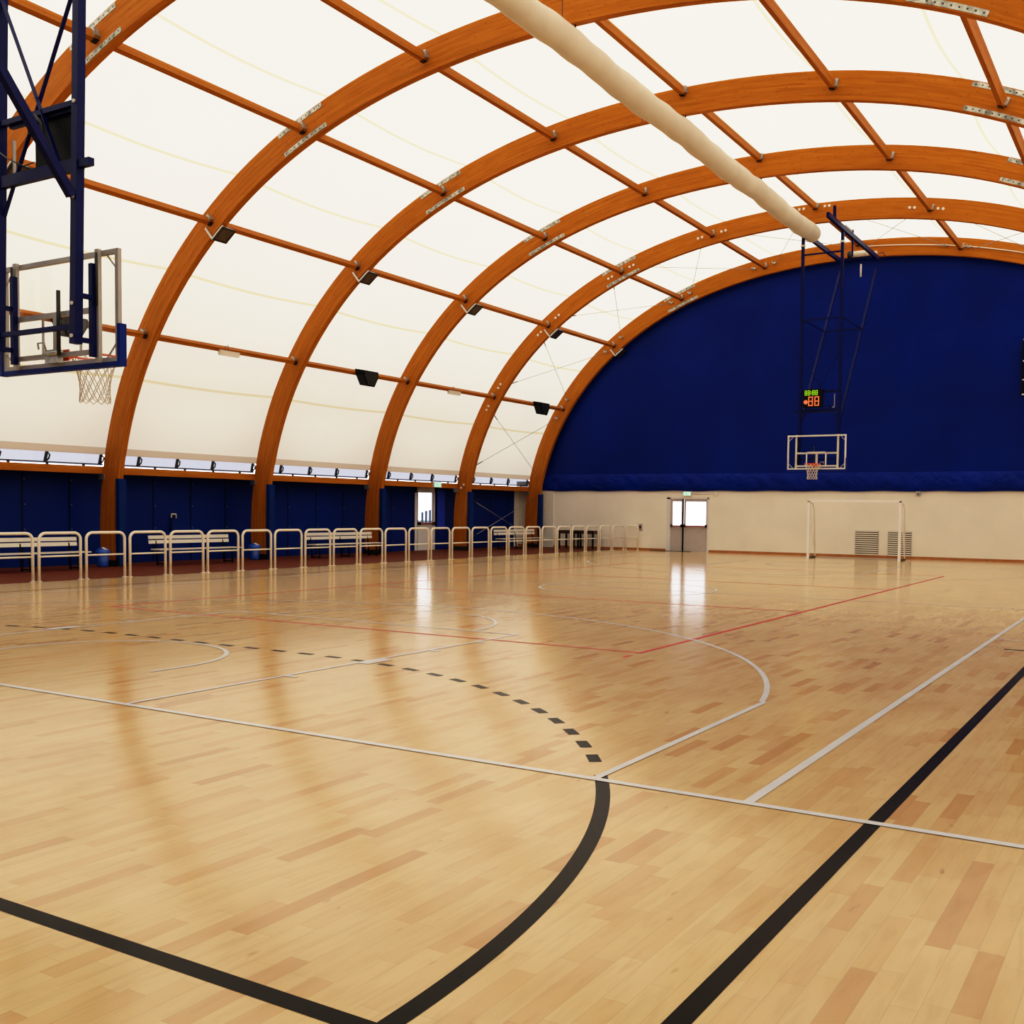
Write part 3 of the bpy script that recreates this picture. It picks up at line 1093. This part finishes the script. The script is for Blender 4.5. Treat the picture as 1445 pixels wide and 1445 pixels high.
def hoop_rig(label, loc, rz, far):
    R = thing('basketball_hoop', label, 'basketball hoop', loc, rz, 'ceiling-hung basketball hoops')
    zt = 10.12
    py = -0.27
    PYZ = lambda z: py + 0.0215 * (z - 3.05)
    for sx in (-1, 1):
        po = MB().bar((sx * 0.6, PYZ(3.05), 3.05), (sx * 0.6, PYZ(10.0), 10.0), 0.084, 0.084, up=(0, 1, 0)).build('post', MT['navy'], R)
        for z in (3.12, 3.42, 4.40, 5.27):
            MB().cyl((sx * 0.6, PYZ(z) - 0.055, z), (sx * 0.6, PYZ(z) - 0.04, z), 0.018, 8).build('bolt', MT['alu_w'], po)
        MB().cyl((sx * 0.6 - 0.06, PYZ(9.72), 9.72), (sx * 0.6 + 0.06, PYZ(9.72), 9.72), 0.05, 10).build('hinge', MT['alu_w'], po)
        MB().bar((sx * 0.6, PYZ(4.4) - 0.06, 4.40), (sx * 0.6, -4.35, 9.78), 0.075, 0.075).build('rear_brace', MT['navy'], R)
        for z in (3.09, 3.50):
            MB().bar((sx * 0.62, py, z), (sx * 0.63, -0.09, z), 0.035, 0.045).build('board_arm', MT['navy'], R)
        MB().box(sx * 0.615 - 0.025, sx * 0.615 + 0.025, -0.125, -0.07, 2.95, 3.82).build('carrier', MT['black' if far else 'navy'], R)
        MB().bar((sx * 0.6, PYZ(7.5), 7.5), (sx * 0.6, -2.62, 7.5), 0.03, 0.03).build('link_bar', MT['navy'], R)
    for z, t in ((5.27, 0.05), (4.70, 0.11)):
        MB().box(-0.56, 0.56, PYZ(z) - 0.03, PYZ(z) + 0.03, z - t / 2, z + t / 2).build('crossbar', MT['navy'], R)
    MB().box(-0.62, 0.62, py - 0.02, py + 0.02, 3.19, 3.235).build('crossbar', MT['navy'], R)
    MB().box(0.56, 0.80, PYZ(4.7) - 0.03, PYZ(4.7) + 0.03, 4.665, 4.735).build('crossbar_end', MT['navy'], R)
    MB().box(-0.56, 0.56, PYZ(7.5) - 0.02, PYZ(7.5) + 0.02, 7.45, 7.50).build('crossbar', MT['navy'], R)
    MB().box(-0.60, 0.60, -2.64, -2.60, 7.48, 7.53).build('crossbar', MT['navy'], R)
    for sg in (-1, 1):
        MB().bar((-0.58 * sg, PYZ(6.5) - 0.02 * sg, 6.50), (0.58 * sg, PYZ(4.34) - 0.02 * sg, 4.34), 0.012, 0.038, up=(0, 1, 0)).build('diagonal_brace', MT['navy'], R)
    if far:
        # carrying beams under the roof (local -x is the court side away from the benches)
        MB().bar((-0.6, 1.5, zt), (-0.6, -4.45, zt), 0.09, 0.14).build('ceiling_beam', MT['navy'], R)
        MB().bar((0.6, -0.75, zt), (0.6, -4.45, zt), 0.09, 0.14).build('ceiling_beam', MT['navy'], R)
        MB().box(-0.6, 0.6, -4.40, -4.30, zt + 0.0, zt + 0.08).build('beam_tie', MT['navy'], R)
        MB().box(-0.6, 0.62, PYZ(9.44) - 0.03, PYZ(9.44) + 0.03, 9.42, 9.46).build('beam_tie', MT['navy'], R)
        MB().bar((-0.6, 0.78, zt), (-0.6, 0.82, zt + 0.42), 0.08, 0.06).build('beam_hanger', MT['navy'], R)
        MB().bar((-0.6, -1.25, zt + 0.2), (-0.6, -1.25, zt - 0.62), 0.05, 0.03).build('beam_hanger', MT['navy'], R)
        MB().box(-0.65, -0.55, -1.0, -0.3, zt + 0.07, zt + 0.12).build('pulley_rail', MT['alu'], R)
        mo = MB().cyl((-0.30, -4.28, zt + 0.17), (0.22, -4.28, zt + 0.17), 0.10, 16).build('winch_motor', MT['rail'], R)
        MB().cyl((0.22, -4.28, zt + 0.17), (0.34, -4.28, zt + 0.17), 0.12, 12).build('gearbox', MT['dark'], mo)
        MB().box(-0.60, -0.50, -4.40, -4.24, zt + 0.06, zt + 0.2).build('terminal_box', MT['rail'], mo)
        MB().tube([(-0.66, -4.35, zt + 0.12), (-0.80, -4.35, zt + 0.14), (-0.88, -4.35, zt), (-0.80, -4.35, zt - 0.15), (-0.64, -4.35, zt - 0.15)], 0.014, 8).build('cable_loop', MT['navy'], mo)
        MB().cyl((-0.12, -4.2, zt - 0.20), (-0.12, -4.2, zt - 0.62), 0.028, 8).build('pull_rod', MT['rail'], R)
    # backboard
    bb = bpy.data.objects.new('backboard', None)
    COL.objects.link(bb)
    bb.parent = R
    fw = 0.045
    mb = MB()
    mb.box(-0.9, 0.9, -0.035, 0.005, 3.95 - fw, 3.95).box(-0.9, 0.9, -0.035, 0.005, 2.9, 2.9 + fw)
    mb.box(-0.9, -0.9 + fw, -0.035, 0.005, 2.9 + fw, 3.95 - fw).box(0.9 - fw, 0.9, -0.035, 0.005, 2.9 + fw, 3.95 - fw)
    for sx in (-1, 1):
        for sz, zc in ((1, 3.95 - fw), (-1, 2.9 + fw)):
            mb.bar((sx * (0.9 - fw), -0.02, zc - sz * 0.13), (sx * (0.9 - fw - 0.13), -0.02, zc), 0.012, 0.012)
    mb.build('frame', MT['alu_w'] if far else MT['alu'], bb)
    MB().box(-0.86, 0.86, -0.006, 0.002, 2.94, 3.91).build('glass', MT['board'], bb)
    mb = MB()
    for sx in (-1, 1):
        mb.box(sx * 0.64 - 0.027, sx * 0.64 + 0.027, -0.075, -0.036, 2.9, 3.96)
    mb.box(-0.62, 0.62, -0.07, -0.037, 3.375, 3.425).box(-0.62, 0.62, -0.07, -0.037, 2.985, 3.03)
    mb.box(-0.03, 0.03, -0.07, -0.037, 3.03, 3.375)
    mb.build('back_frame', MT['alu_w'] if far else MT['alu'], bb)
    mb = MB()
    for sx in (-1, 1):
        mb.box(sx * 0.295 - 0.02, sx * 0.295 + 0.02, 0.003, 0.006, 2.99, 3.44)
    mb.box(-0.315, 0.315, 0.003, 0.006, 3.40, 3.44)
    mb.build('target_square', MT['alu_w'], bb)
    mb = MB()
    mb.box(-0.925, 0.925, -0.045, 0.02, 2.855, 2.902)
    for sx in (-1, 1):
        mb.box(min(sx * 0.898, sx * 0.94), max(sx * 0.898, sx * 0.94), -0.05, 0.025, 2.855, 3.25)
    bevel(mb.build('edge_pad', MT['pad'], bb), 0.012)
    for sx in (-1, 1):
        MB().cyl((sx * 0.66, -0.09, 3.42), (sx * 0.66, -0.09, 3.92), 0.011, 8).build('slide_rod', MT['dark'], bb)
    MB().cyl((0.10, -0.10, 3.0), (0.10, -0.10, 3.62), 0.02, 8).build('gas_strut', MT['dark'], bb)
    # ring, bracket, net
    ri = bpy.data.objects.new('ring', None)
    COL.objects.link(ri)
    ri.parent = R
    cy_ = 0.375
    mb = MB()
    ringp = [(0.225 * math.cos(2 * PI * i / 40), cy_ + 0.225 * math.sin(2 * PI * i / 40), 3.05) for i in range(41)]
    mb.tube(ringp, 0.011, 8)
    mb.build('rim', MT['orange'], ri)
    mb = MB()
    mb.box(-0.10, 0.10, 0.006, 0.02, 2.96, 3.07)
    mb.prism([(-0.09, 0.02, 3.05), (0.09, 0.02, 3.05), (0.13, 0.19, 3.05), (-0.13, 0.19, 3.05)], (0, 0, -0.015))
    mb.prism([(-0.085, 0.02, 2.97), (-0.085, 0.02, 3.045), (-0.085, 0.19, 3.045)], (0.012, 0, 0))
    mb.prism([(0.073, 0.02, 2.97), (0.073, 0.02, 3.045), (0.073, 0.19, 3.045)], (0.012, 0, 0))
    mb.build('ring_bracket', MT['orange'], ri)
    mb = MB()
    mb.box(-0.12, 0.08, -0.10, -0.04, 2.93, 3.06).cyl((-0.1, -0.12, 3.02), (0.1, -0.12, 3.02), 0.02, 8)
    mb.tube([(-0.1, -0.1, 3.06), (-0.1, -0.12, 3.13), (-0.2, -0.12, 3.13), (-0.2, -0.11, 3.07)], 0.01, 6)
    mb.build('ring_spring', MT['steel'], ri)
    mb = MB()
    NL, LV = 12, 5
    zs = [3.035, 2.955, 2.875, 2.79, 2.70, 2.62]
    rs = [0.222, 0.190, 0.165, 0.148, 0.142, 0.150]
    cr = 0.0042 if not far else 0.0065

    def npnt(i, l):
        a = 2 * PI * (i + 0.5 * (l % 2)) / NL
        return (rs[l] * math.cos(a), cy_ + rs[l] * math.sin(a), zs[l])
    for l in range(LV):
        for i in range(NL):
            p = npnt(i, l)
            for q in ((i, i - 1) if l % 2 == 0 else (i, i + 1)):
                mb.tube([p, npnt(q, l + 1)], cr, 5, cap=False)
    for i in range(NL):
        a, b = npnt(i, LV), npnt(i + 1, LV)
        mid = ((a[0] + b[0]) / 2, (a[1] + b[1]) / 2, zs[LV] - 0.035)
        mb.tube([a, mid, b], cr, 5, cap=False)
    mb.build('net', MT['net'], ri)
    return R


def shot_clock(label, loc, rz):
    Q = thing('shot_clock', label, 'shot clock', loc, rz, 'shot clocks on the hoop frames')
    bevel(MB().box(-0.12, 0.47, -0.05, 0.06, 0.0, 0.555).build('case', MT['black'], Q), 0.012)
    for x in (0.385, 0.290, 0.155, 0.058):
        mb = MB()
        segment_digit(mb, x, 0.375, 0.068, 0.145, 0.0125, 0.061)
        mb.build('green_digit', MT['led_g'], Q)
    for z in (0.42, 0.475):
        MB().box(0.212, 0.233, 0.061, 0.065, z - 0.011, z + 0.011).build('colon_dot', MT['led_g'], Q)
    for x in (0.235, 0.045):
        mb = MB()
        segment_digit(mb, x, 0.05, 0.145, 0.285, 0.030, 0.061)
        mb.build('red_digit', MT['led_o'], Q)
    MB().cyl((0.385, 0.055, 0.17), (0.385, 0.066, 0.17), 0.064, 20).build('stop_lamp', MT['led_o'], Q)
    for z in (0.02, 0.50):
        MB().box(-0.47, 0.46, -0.09, -0.048, z, z + 0.03).build('mounting_rail', MT['navy'], Q)
    mb = MB().box(-0.475, -0.46, -0.06, -0.03, 0.0, 0.40).box(-0.475, -0.40, -0.06, -0.03, -0.01, 0.012)
    mb.build('rail_end', MT['alu'], Q)
    return Q


hoop_rig('ceiling-hung basketball hoop seen from behind its glass backboard, beside the court\'s near end', (0, 1.2, 0), 0, False)
hoop_rig('ceiling-hung basketball hoop facing us in front of the blue end curtain', (0, 26.8, 0), PI, True)
shot_clock('black shot clock seen from behind on the near hoop frame', (0.0, 1.2 - 0.125, 4.715), 0)
shot_clock('lit shot clock reading 88:88 and 88 above the far hoop', (0.0, 26.8 + 0.125, 4.79), PI)
# black cowl and loose cables behind the near clock
mb = MB()
mb.tube([(-0.02, 0.90, 5.06), (0.03, 0.86, 5.16), (0.12, 0.86, 5.20), (0.20, 0.87, 5.12), (0.22, 0.88, 4.9)], 0.016, 8)
mb.tube([(-0.55, 0.90, 5.0), (-0.3, 0.86, 4.86), (-0.12, 0.9, 4.78), (0.02, 0.92, 4.80)], 0.006, 6)
cb = mb.build('cable', MT['dark'])
tag(cb, 'loose black cable looping behind the near shot clock', 'cable')

# conduit along the last arch from the winch motor
mb = MB()
pp = []
for i in range(40):
    t = 0.035 + 0.575 * i / 39
    x, z = on_arch(t, -0.23 - 0.05 * math.sin(i / 39 * PI))
    pp.append((x, AY[5] - 0.03, z))
mb.tube(pp, 0.018, 8)
tag(mb.build('conduit', MT['rail']), 'thin pale electrical conduit running along the last arch from the hoop winch', 'pipe')

# scoreboard cut by the picture edge
sb = thing('scoreboard', 'black scoreboard high on the blue end curtain', 'scoreboard', (6.2, END_Y - 0.2, 6.48))
bevel(MB().box(-1.27, 1.27, -0.06, 0.10, -0.92, 0.92).build('case', MT['black'], sb), 0.02)
for z in (-0.42, 0.20, 0.90, -0.90):
    MB().box(-1.25, -1.13, -0.066, -0.06, z - 0.02, z + 0.02).build('white_mark', MT['alu_w'], sb)

# ------------------------------------------------------------------ railing hoops along the floor edge
RY0, RP = 7.56 - 2 * 1.067, 1.067
nr = 0
first = None


def rail_x(y):
    return -10.02 + (y - 8.0) * 0.016


def rail_hoop(wd=0.99):
    R = thing('railing_hoop', '', 'railing', (0, 0, 0), 0, 'white tubular railing hoops along the court')
    r, rb, h = 0.030, 0.14, 1.0
    pts = [(0, -wd / 2 + r, 0)]
    for i in range(9):
        a = PI - i / 8 * PI / 2
        pts.append((0, -wd / 2 + r + rb + rb * math.cos(a), h - r - rb + rb * math.sin(a)))
    for i in range(9):
        a = PI / 2 - i / 8 * PI / 2
        pts.append((0, wd / 2 - r - rb + rb * math.cos(a), h - r - rb + rb * math.sin(a)))
    pts.append((0, wd / 2 - r, 0))
    MB().tube(pts, r, 12).build('hoop_tube', MT['rail'], R)
    MB().cyl((0, -wd / 2 + r, 0.50), (0, wd / 2 - r, 0.50), 0.019, 10).build('crossbar', MT['rail'], R)
    for s_ in (-1, 1):
        MB().cyl((0, s_ * (wd / 2 - r), 0), (0, s_ * (wd / 2 - r), 0.012), 0.055, 12).build('foot_plate', MT['rail'], R)
    return R


ry = []
i = -2
while True:
    yc = 7.595 + (i + 0.5) * RP
    if yc > 32.8:
        break
    if in_frame([(rail_x(yc), yc + 0.5, 0.5), (rail_x(yc), yc + 0.5, 1.0)], 2):
        ry.append(yc)
    i += 1
for n, yc in enumerate(ry):
    o = rail_hoop() if n == 0 else copy_tree(first)
    if n == 0:
        first = o
    o.location = (rail_x(yc), yc, 0)
    o.rotation_euler = (0, 0, -0.016)
    k = len(ry) - 1 - n
    o['label'] = ('white tubular railing hoop, %s before the corner hoop by the end wall' % ORD[k])
o = rail_hoop(0.56)
yl = ry[-1] + RP * 0.5
o.location = (rail_x(yl) + 0.31, yl + 0.06, 0)
o.rotation_euler = (0, 0, -PI / 2 + 0.15)
o['label'] = 'narrow white tubular railing hoop turned across at the corner by the end wall'

# ------------------------------------------------------------------ benches
for y0, y1, lab in ((7.9, 10.85, 'white slatted bench with black legs before the blue wall, by the first bin'),
                    (12.95, 15.65, 'white slatted bench under the wall tap, between two arch legs'),
                    (18.72, 21.85, 'white slatted bench by the blue wall, one bay before the side door'),
                    (29.2, 32.25, 'white slatted bench by the blue wall, in the last bay')):
    L = y1 - y0
    B = thing('bench', lab, 'bench', (-13.05, (y0 + y1) / 2, 0), 0, 'white slatted benches behind the railing')
    for z in (0.565, 0.685):
        bevel(MB().obox((-0.245 - (z - 0.6) * 0.12, 0, z + 0.045), (0.013, 0, 0.0), (0, L / 2, 0), (-0.006, 0, 0.045)).build('back_slat', MT['white'], B), 0.006)
    for x in (-0.13, 0.0, 0.13):
        bevel(MB().box(x - 0.052, x + 0.052, -L / 2 + 0.02, L / 2 + 0.1, 0.405, 0.435).build('seat_slat', MT['white'], B), 0.006)
    for y in (-L / 2 + 0.22, 0.0, L / 2 - 0.22) if L > 2.9 else (-L / 2 + 0.22, L / 2 - 0.22):
        mb = MB()
        mb.bar((0.16, y, 0), (0.14, y, 0.40), 0.035)
        mb.bar((-0.16, y, 0), (-0.20, y, 0.42), 0.035).bar((-0.20, y, 0.42), (-0.275, y, 0.77), 0.035, 0.03)
        mb.bar((-0.20, y, 0.39), (0.17, y, 0.39), 0.035)
        mb.bar((-0.19, y, 0.05), (0.17, y, 0.05), 0.03)
        mb.build('leg_frame', MT['black'], B)

# ------------------------------------------------------------------ bins
for x, y, lab in ((-13.62, 11.82, 'blue lidded waste bin by the arch leg, in front of the first bench end'),
                  (-13.75, 17.08, 'blue lidded waste bin by the arch leg, after the bench under the tap')):
    b = thing('waste_bin', lab, 'bin', (x, y, 0), 0.2, 'blue waste bins')
    mb = MB().tube([(0, 0, 0), (0, 0, 0.03), (0, 0, 0.33)], [0.125, 0.135, 0.15], 20)
    mb.build('body', MT['bin'], b)
    mb = MB().tube([(0, 0, 0.33), (0, 0, 0.37), (0, 0, 0.42), (0, 0, 0.47), (0, 0, 0.485)], [0.185, 0.19, 0.165, 0.10, 0.03], 20)
    mb.build('lid', MT['bin_lid'], b)
    MB().obox((0.09, -0.03, 0.462), (0.05, 0, -0.025), (0, 0.05, 0), (0.003, 0, 0.005)).build('flap', MT['rail'], b)

# ------------------------------------------------------------------ tables by the end wall
for x, lab in ((-11.93, 'dark brown table against the end wall, beside the last arch leg'), (-11.05, 'dark brown table against the end wall, beside the railing corner')):
    t = thing('table', lab, 'table', (x, 32.85, 0), 0, 'dark brown tables by the end wall')
    bevel(MB().box(-0.40, 0.40, -0.35, 0.35, 0.71, 0.75).build('tabletop', MT['table'], t), 0.006)
    MB().box(-0.36, 0.36, -0.30, 0.30, 0.61, 0.71).build('apron', MT['table'], t)
    for sx in (-1, 1):
        for sy in (-1, 1):
            MB().bar((sx * 0.34, sy * 0.29, 0), (sx * 0.34, sy * 0.29, 0.71), 0.06).build('leg', MT['black'], t)

# ------------------------------------------------------------------ futsal goal
G = thing('futsal_goal', 'white futsal goal frame without a net, against the end wall', 'goal', (0.06, 31.15, 0))
for sx in (-1, 1):
    MB().box(sx * 1.54 - 0.04, sx * 1.54 + 0.04, -0.04, 0.04, 0, 2.0).build('post', MT['goal'], G)
    MB().bar((sx * 1.54, 0.03, 1.97), (sx * 1.54, 0.85, 0.05), 0.03).build('rear_stay', MT['goal'], G)
    MB().tube([(sx * 1.54, 0.04, 1.95), (sx * 1.54, 0.40, 1.92), (sx * 1.54, 0.62, 1.75), (sx * 1.54, 0.85, 0.04)], 0.022, 8).build('net_support', MT['goal'], G)
    MB().bar((sx * 1.54, 0.04, 0.03), (sx * 1.54, 0.88, 0.03), 0.05).build('side_base', MT['dark'], G)
MB().box(-1.58, 1.58, -0.04, 0.04, 1.96, 2.04).build('crossbar', MT['goal'], G)
MB().box(-1.54, 1.54, 0.84, 0.87, 0.015, 0.045).build('rear_bar', MT['alu'], G)

# ------------------------------------------------------------------ floor grilles in the end wall
for x0, x1, lab in ((-0.43, 0.38, 'white slatted air grille in the end wall inside the goal mouth'), (0.72, 1.52, 'white slatted air grille in the end wall behind a goal post')):
    g = thing('air_grille', lab, 'grille', ((x0 + x1) / 2, END_Y, 0.02), 0, 'slatted air grilles in the end wall')
    h = (x1 - x0) / 2
    MB().box(-h, h, -0.025, -0.005, 0.07, 0.95).build('backing', MT['black'], g)
    n = 12
    for i in range(n):
        z = 0.095 + i * 0.0755
        MB().box(-h, h, -0.05, -0.026, z - 0.022, z + 0.022).build('slat', MT['white'], g)

# ------------------------------------------------------------------ end-wall double door
D = bpy.data.objects.new('door_1', None)
COL.objects.link(D)
D.location = (0, END_Y + 0.05, 0)
struct(D, 'pale double fire door with bright glass panes in the end wall', 'door')
mb = MB()
mb.box(EX0, EX0 + 0.16, -0.05, 0.05, 0, EZ).box(EX1 - 0.07, EX1, -0.05, 0.05, 0, EZ).box(EX0, EX1, -0.05, 0.05, EZ - 0.07, EZ)
mb.build('frame', MT['door_w'], D)
for (a, b, nm) in ((EX0 + 0.17, -7.19, 'small'), (-7.13, EX1 - 0.08, 'wide')):
    lf = MB().box(a - 0.01, b + 0.01, -0.02, 0.02, 0.0, 0.92).build('door_leaf', MT['door'], D)
    mb = MB()
    mb.box(a, a + 0.07, -0.02, 0.02, 0.92, EZ - 0.06).box(b - 0.05, b + 0.01, -0.02, 0.02, 0.92, EZ - 0.06).box(a + 0.07, b - 0.05, -0.02, 0.02, EZ - 0.17, EZ - 0.06)
    mb.box(a + 0.07, b - 0.05, -0.02, 0.02, 0.92, 1.0)
    mb.build('sash', MT['door'], lf)
    MB().box(a + 0.07, b - 0.05, -0.004, 0.004, 1.0, EZ - 0.17).build('glass', MT['glass'], lf)
    ba = MB().box(a + 0.05, b - 0.05, -0.12, -0.085, 0.985, 1.03).build('panic_bar', MT['red'], lf)
    for xx in (a + 0.03, b - 0.05):
        MB().box(xx, xx + 0.05, -0.13, -0.02, 0.96, 1.07).build('bar_mount', MT['black'], ba)
MB().box(-7.185, -7.135, -0.06, -0.02, 0.0, EZ - 0.06).build('centre_post', MT['black'], D)
mt = MB().box(-8.45, -6.75, END_Y - 0.30, END_Y - 0.03, 0.0, 0.012).build('door_mat', MT['black'])  # black sheet laid as the dark floor shadow at the door base
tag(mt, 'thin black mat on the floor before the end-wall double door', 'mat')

# ------------------------------------------------------------------ side door by the benches
D = bpy.data.objects.new('door_2', None)
COL.objects.link(D)
D.location = (WALL_X - 0.03, 0, 0)
struct(D, 'white half-glazed fire door in the blue side wall', 'door')
mb = MB()
mb.box(-0.06, 0.05, DY0, DY0 + 0.13, 0, DZ).box(-0.06, 0.05, DY1 - 0.06, DY1, 0, DZ).box(-0.06, 0.05, DY0, DY1, DZ - 0.2, DZ)
mb.build('frame', MT['door_w'], D)
lf = MB().box(-0.02, 0.02, DY0 + 0.16, DY1 - 0.055, 0.0, 0.95).build('door_leaf', MT['door_w'], D)
mb = MB()
mb.box(-0.02, 0.02, DY0 + 0.16, DY0 + 0.23, 0.95, 2.16).box(-0.02, 0.02, DY1 - 0.13, DY1 - 0.07, 0.95, 2.16).box(-0.02, 0.02, DY0 + 0.23, DY1 - 0.13, 0.95, 1.02)
mb.build('sash', MT['door'], lf)
MB().box(-0.004, 0.004, DY0 + 0.23, DY1 - 0.13, 1.02, 2.16).build('glass', MT['glass'], lf)
ba = MB().box(0.085, 0.115, DY0 + 0.24, DY1 - 0.12, 0.985, 1.03).build('panic_bar', MT['red'], lf)
for yy in (DY0 + 0.17, DY1 - 0.14):
    MB().box(0.02, 0.13, yy, yy + 0.09, 0.95, 1.06).build('bar_mount', MT['black'], ba)
MB().box(0.02, 0.05, DY0 + 0.135, DY0 + 0.158, 0.02, 2.16).build('closing_edge', MT['black'], D)
for i, (yy, zz) in enumerate(((31.45, 1.16), (31.72, 1.22), (32.0, 1.26))):
    p = MB().box(-18.55, -18.47, yy, yy + 0.08, -0.13, zz + 0.25).build('fence_post', MT['post'])
    tag(p, 'blue-grey post outside, seen through the side door glass, %s' % ('thin one of three', 'middle one of three', 'last one of three')[i], 'post', 'posts outside the side door')

# added blue sheet beside the door, the door's glare put into its colour
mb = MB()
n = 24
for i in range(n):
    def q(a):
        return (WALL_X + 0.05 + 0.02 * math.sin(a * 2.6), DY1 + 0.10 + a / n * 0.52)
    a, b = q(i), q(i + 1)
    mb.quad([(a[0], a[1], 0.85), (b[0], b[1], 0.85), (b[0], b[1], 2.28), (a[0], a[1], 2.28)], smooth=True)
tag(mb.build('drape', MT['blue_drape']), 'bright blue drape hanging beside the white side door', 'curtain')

# ------------------------------------------------------------------ exit signs
def exit_sign(label, loc, rz, w, h, conduit):
    E_ = thing('exit_sign', label, 'exit sign', loc, rz, 'lit green exit signs')
    bevel(MB().box(-w / 2, w / 2, -0.07, 0.0, -h / 2, h / 2).build('case', MT['alu_w'], E_), 0.008)
    MB().box(-w / 2 + 0.012, w / 2 - 0.012, -0.076, -0.07, -h / 2 + 0.012, h / 2 - 0.012).build('lit_face', MT['exit_face'], E_)
    mb = MB()
    # doorway, running figure and arrow
    mb.box(-w * 0.44, -w * 0.40, -0.080, -0.076, -h * 0.36, h * 0.36).box(-w * 0.44, -w * 0.28, -0.080, -0.076, h * 0.32, h * 0.36)
    mb.cyl((-w * 0.10, -0.080, h * 0.24), (-w * 0.10, -0.076, h * 0.24), h * 0.08, 10)
    for a, b in (((-0.10, 0.14), (-0.02, -0.08)), ((-0.02, -0.08), (0.08, -0.30)), ((-0.02, -0.08), (-0.14, -0.30)), ((-0.09, 0.10), (-0.20, -0.02)), ((-0.09, 0.10), (0.04, 0.04))):
        mb.bar((a[0] * w, -0.078, a[1] * h), (b[0] * w, -0.078, b[1] * h), 0.004, h * 0.07)
    mb.bar((0.18 * w, -0.078, 0), (0.42 * w, -0.078, 0), 0.004, h * 0.08)
    mb.prism([(0.42 * w, -0.080, h * 0.16), (0.42 * w, -0.080, -h * 0.16), (0.48 * w, -0.080, 0)], (0, 0.004, 0))
    mb.build('pictogram', MT['exit_mark'], E_)
    if conduit:
        mb = MB().cyl((w / 2, -0.02, 0.0), (w / 2 + 1.0, -0.02, 0.01), 0.015, 8).box(w / 2 + 0.98, w / 2 + 1.10, -0.06, 0.0, -0.07, 0.08)
        mb.build('conduit', MT['white'], E_)


exit_sign('lit green exit sign over the end-wall double door', (-6.98, END_Y, 2.27), 0, 0.34, 0.16, True)
exit_sign('lit green exit sign on the eave beam over the side door', (-14.06, 26.45, 2.45), PI / 2, 0.46, 0.19, False)

s_ = thing('sensor_box', 'small grey sensor box high on the cream end wall past the goal', 'sensor', (1.72, END_Y, 2.30))
bevel(MB().box(-0.08, 0.08, -0.09, 0, -0.08, 0.08).build('body', MT['alu'], s_), 0.01)
MB().cyl((0, -0.10, -0.02), (0, -0.09, -0.02), 0.03, 10).build('lens', MT['dark'], s_)

w_ = thing('wall_tap', 'small pale tap and pipe on the blue side wall above a bench', 'tap', (WALL_X, 14.95, 1.15))
mb = MB().tube([(0, -0.05, -0.3), (0.05, -0.05, -0.2), (0.05, -0.05, 0.08)], 0.02, 8)
mb.build('pipe', MT['black'], w_)
MB().tube([(0.05, -0.05, 0.06), (0.05, -0.04, 0.17), (0.06, 0.10, 0.17), (0.06, 0.11, 0.05)], 0.026, 8).build('spout', MT['alu_w'], w_)

sk = thing('wall_socket', 'small grey socket on the end wall by the railing corner', 'socket', (-8.98, END_Y, 0.93))
bevel(MB().box(-0.07, 0.07, -0.05, 0, -0.13, 0.13).build('box', MT['alu'], sk), 0.01)
MB().box(-0.04, 0.04, -0.06, -0.05, -0.06, 0.06).build('cover', MT['dark'], sk)

# ------------------------------------------------------------------ daylight
W = bpy.data.worlds.new('daylight')
S.world = W
W.use_nodes = True
nt = W.node_tree
nt.nodes.clear()
k = NT(nt)
out = k.n('ShaderNodeOutputWorld')
bg = k.n('ShaderNodeBackground')
tc = k.n('ShaderNodeTexCoord')
sp = k.n('ShaderNodeSeparateXYZ')
k.l(tc.outputs['Generated'], sp.inputs[0])
c = k.ramp(k.math('MULTIPLY_ADD', sp.outputs[2], 0.5, 0.5), [(0.0, (1.45, 1.42, 1.45)), (0.548, (1.45, 1.39, 1.47)), (0.565, (0.05, 0.049, 0.049)),
                          (0.70, (0.10, 0.098, 0.095)), (0.85, (0.45, 0.445, 0.43)), (1.0, (0.65, 0.64, 0.62))])
k.l(c, bg.inputs[0])
bg.inputs[1].default_value = 2.7
k.l(bg.outputs[0], out.inputs[0])

sl = bpy.data.lights.new('sun', 'SUN')
sl.energy = 5.9
sl.angle = math.radians(6)
sl.color = (1.0, 0.975, 0.94)
so = bpy.data.objects.new('sun', sl)
COL.objects.link(so)
so.rotation_euler = Vector((-math.cos(math.radians(85)) * 0.95, math.cos(math.radians(85)) * 0.3, -math.sin(math.radians(85)))).to_track_quat('-Z', 'Y').to_euler()

vs = S.view_settings
vs.view_transform = 'Standard'
vs.look = 'None'
vs.exposure = 0.0
vs.gamma = 1.0
vs.use_curve_mapping = True
cm = vs.curve_mapping
cm.use_clip = False
cm.clip_max_x = 4.0
cm.clip_max_y = 1.0
cv = cm.curves[3]
for i_, (x, y) in enumerate(TONE):
    if i_ < 2:
        cv.points[i_ if i_ == 0 else 1].location = (x, y)
    else:
        cv.points.new(x, y)
cm.update()
S.cycles.max_bounces = 10
S.cycles.diffuse_bounces = 5
S.cycles.glossy_bounces = 4
S.cycles.transmission_bounces = 6
S.cycles.transparent_max_bounces = 12
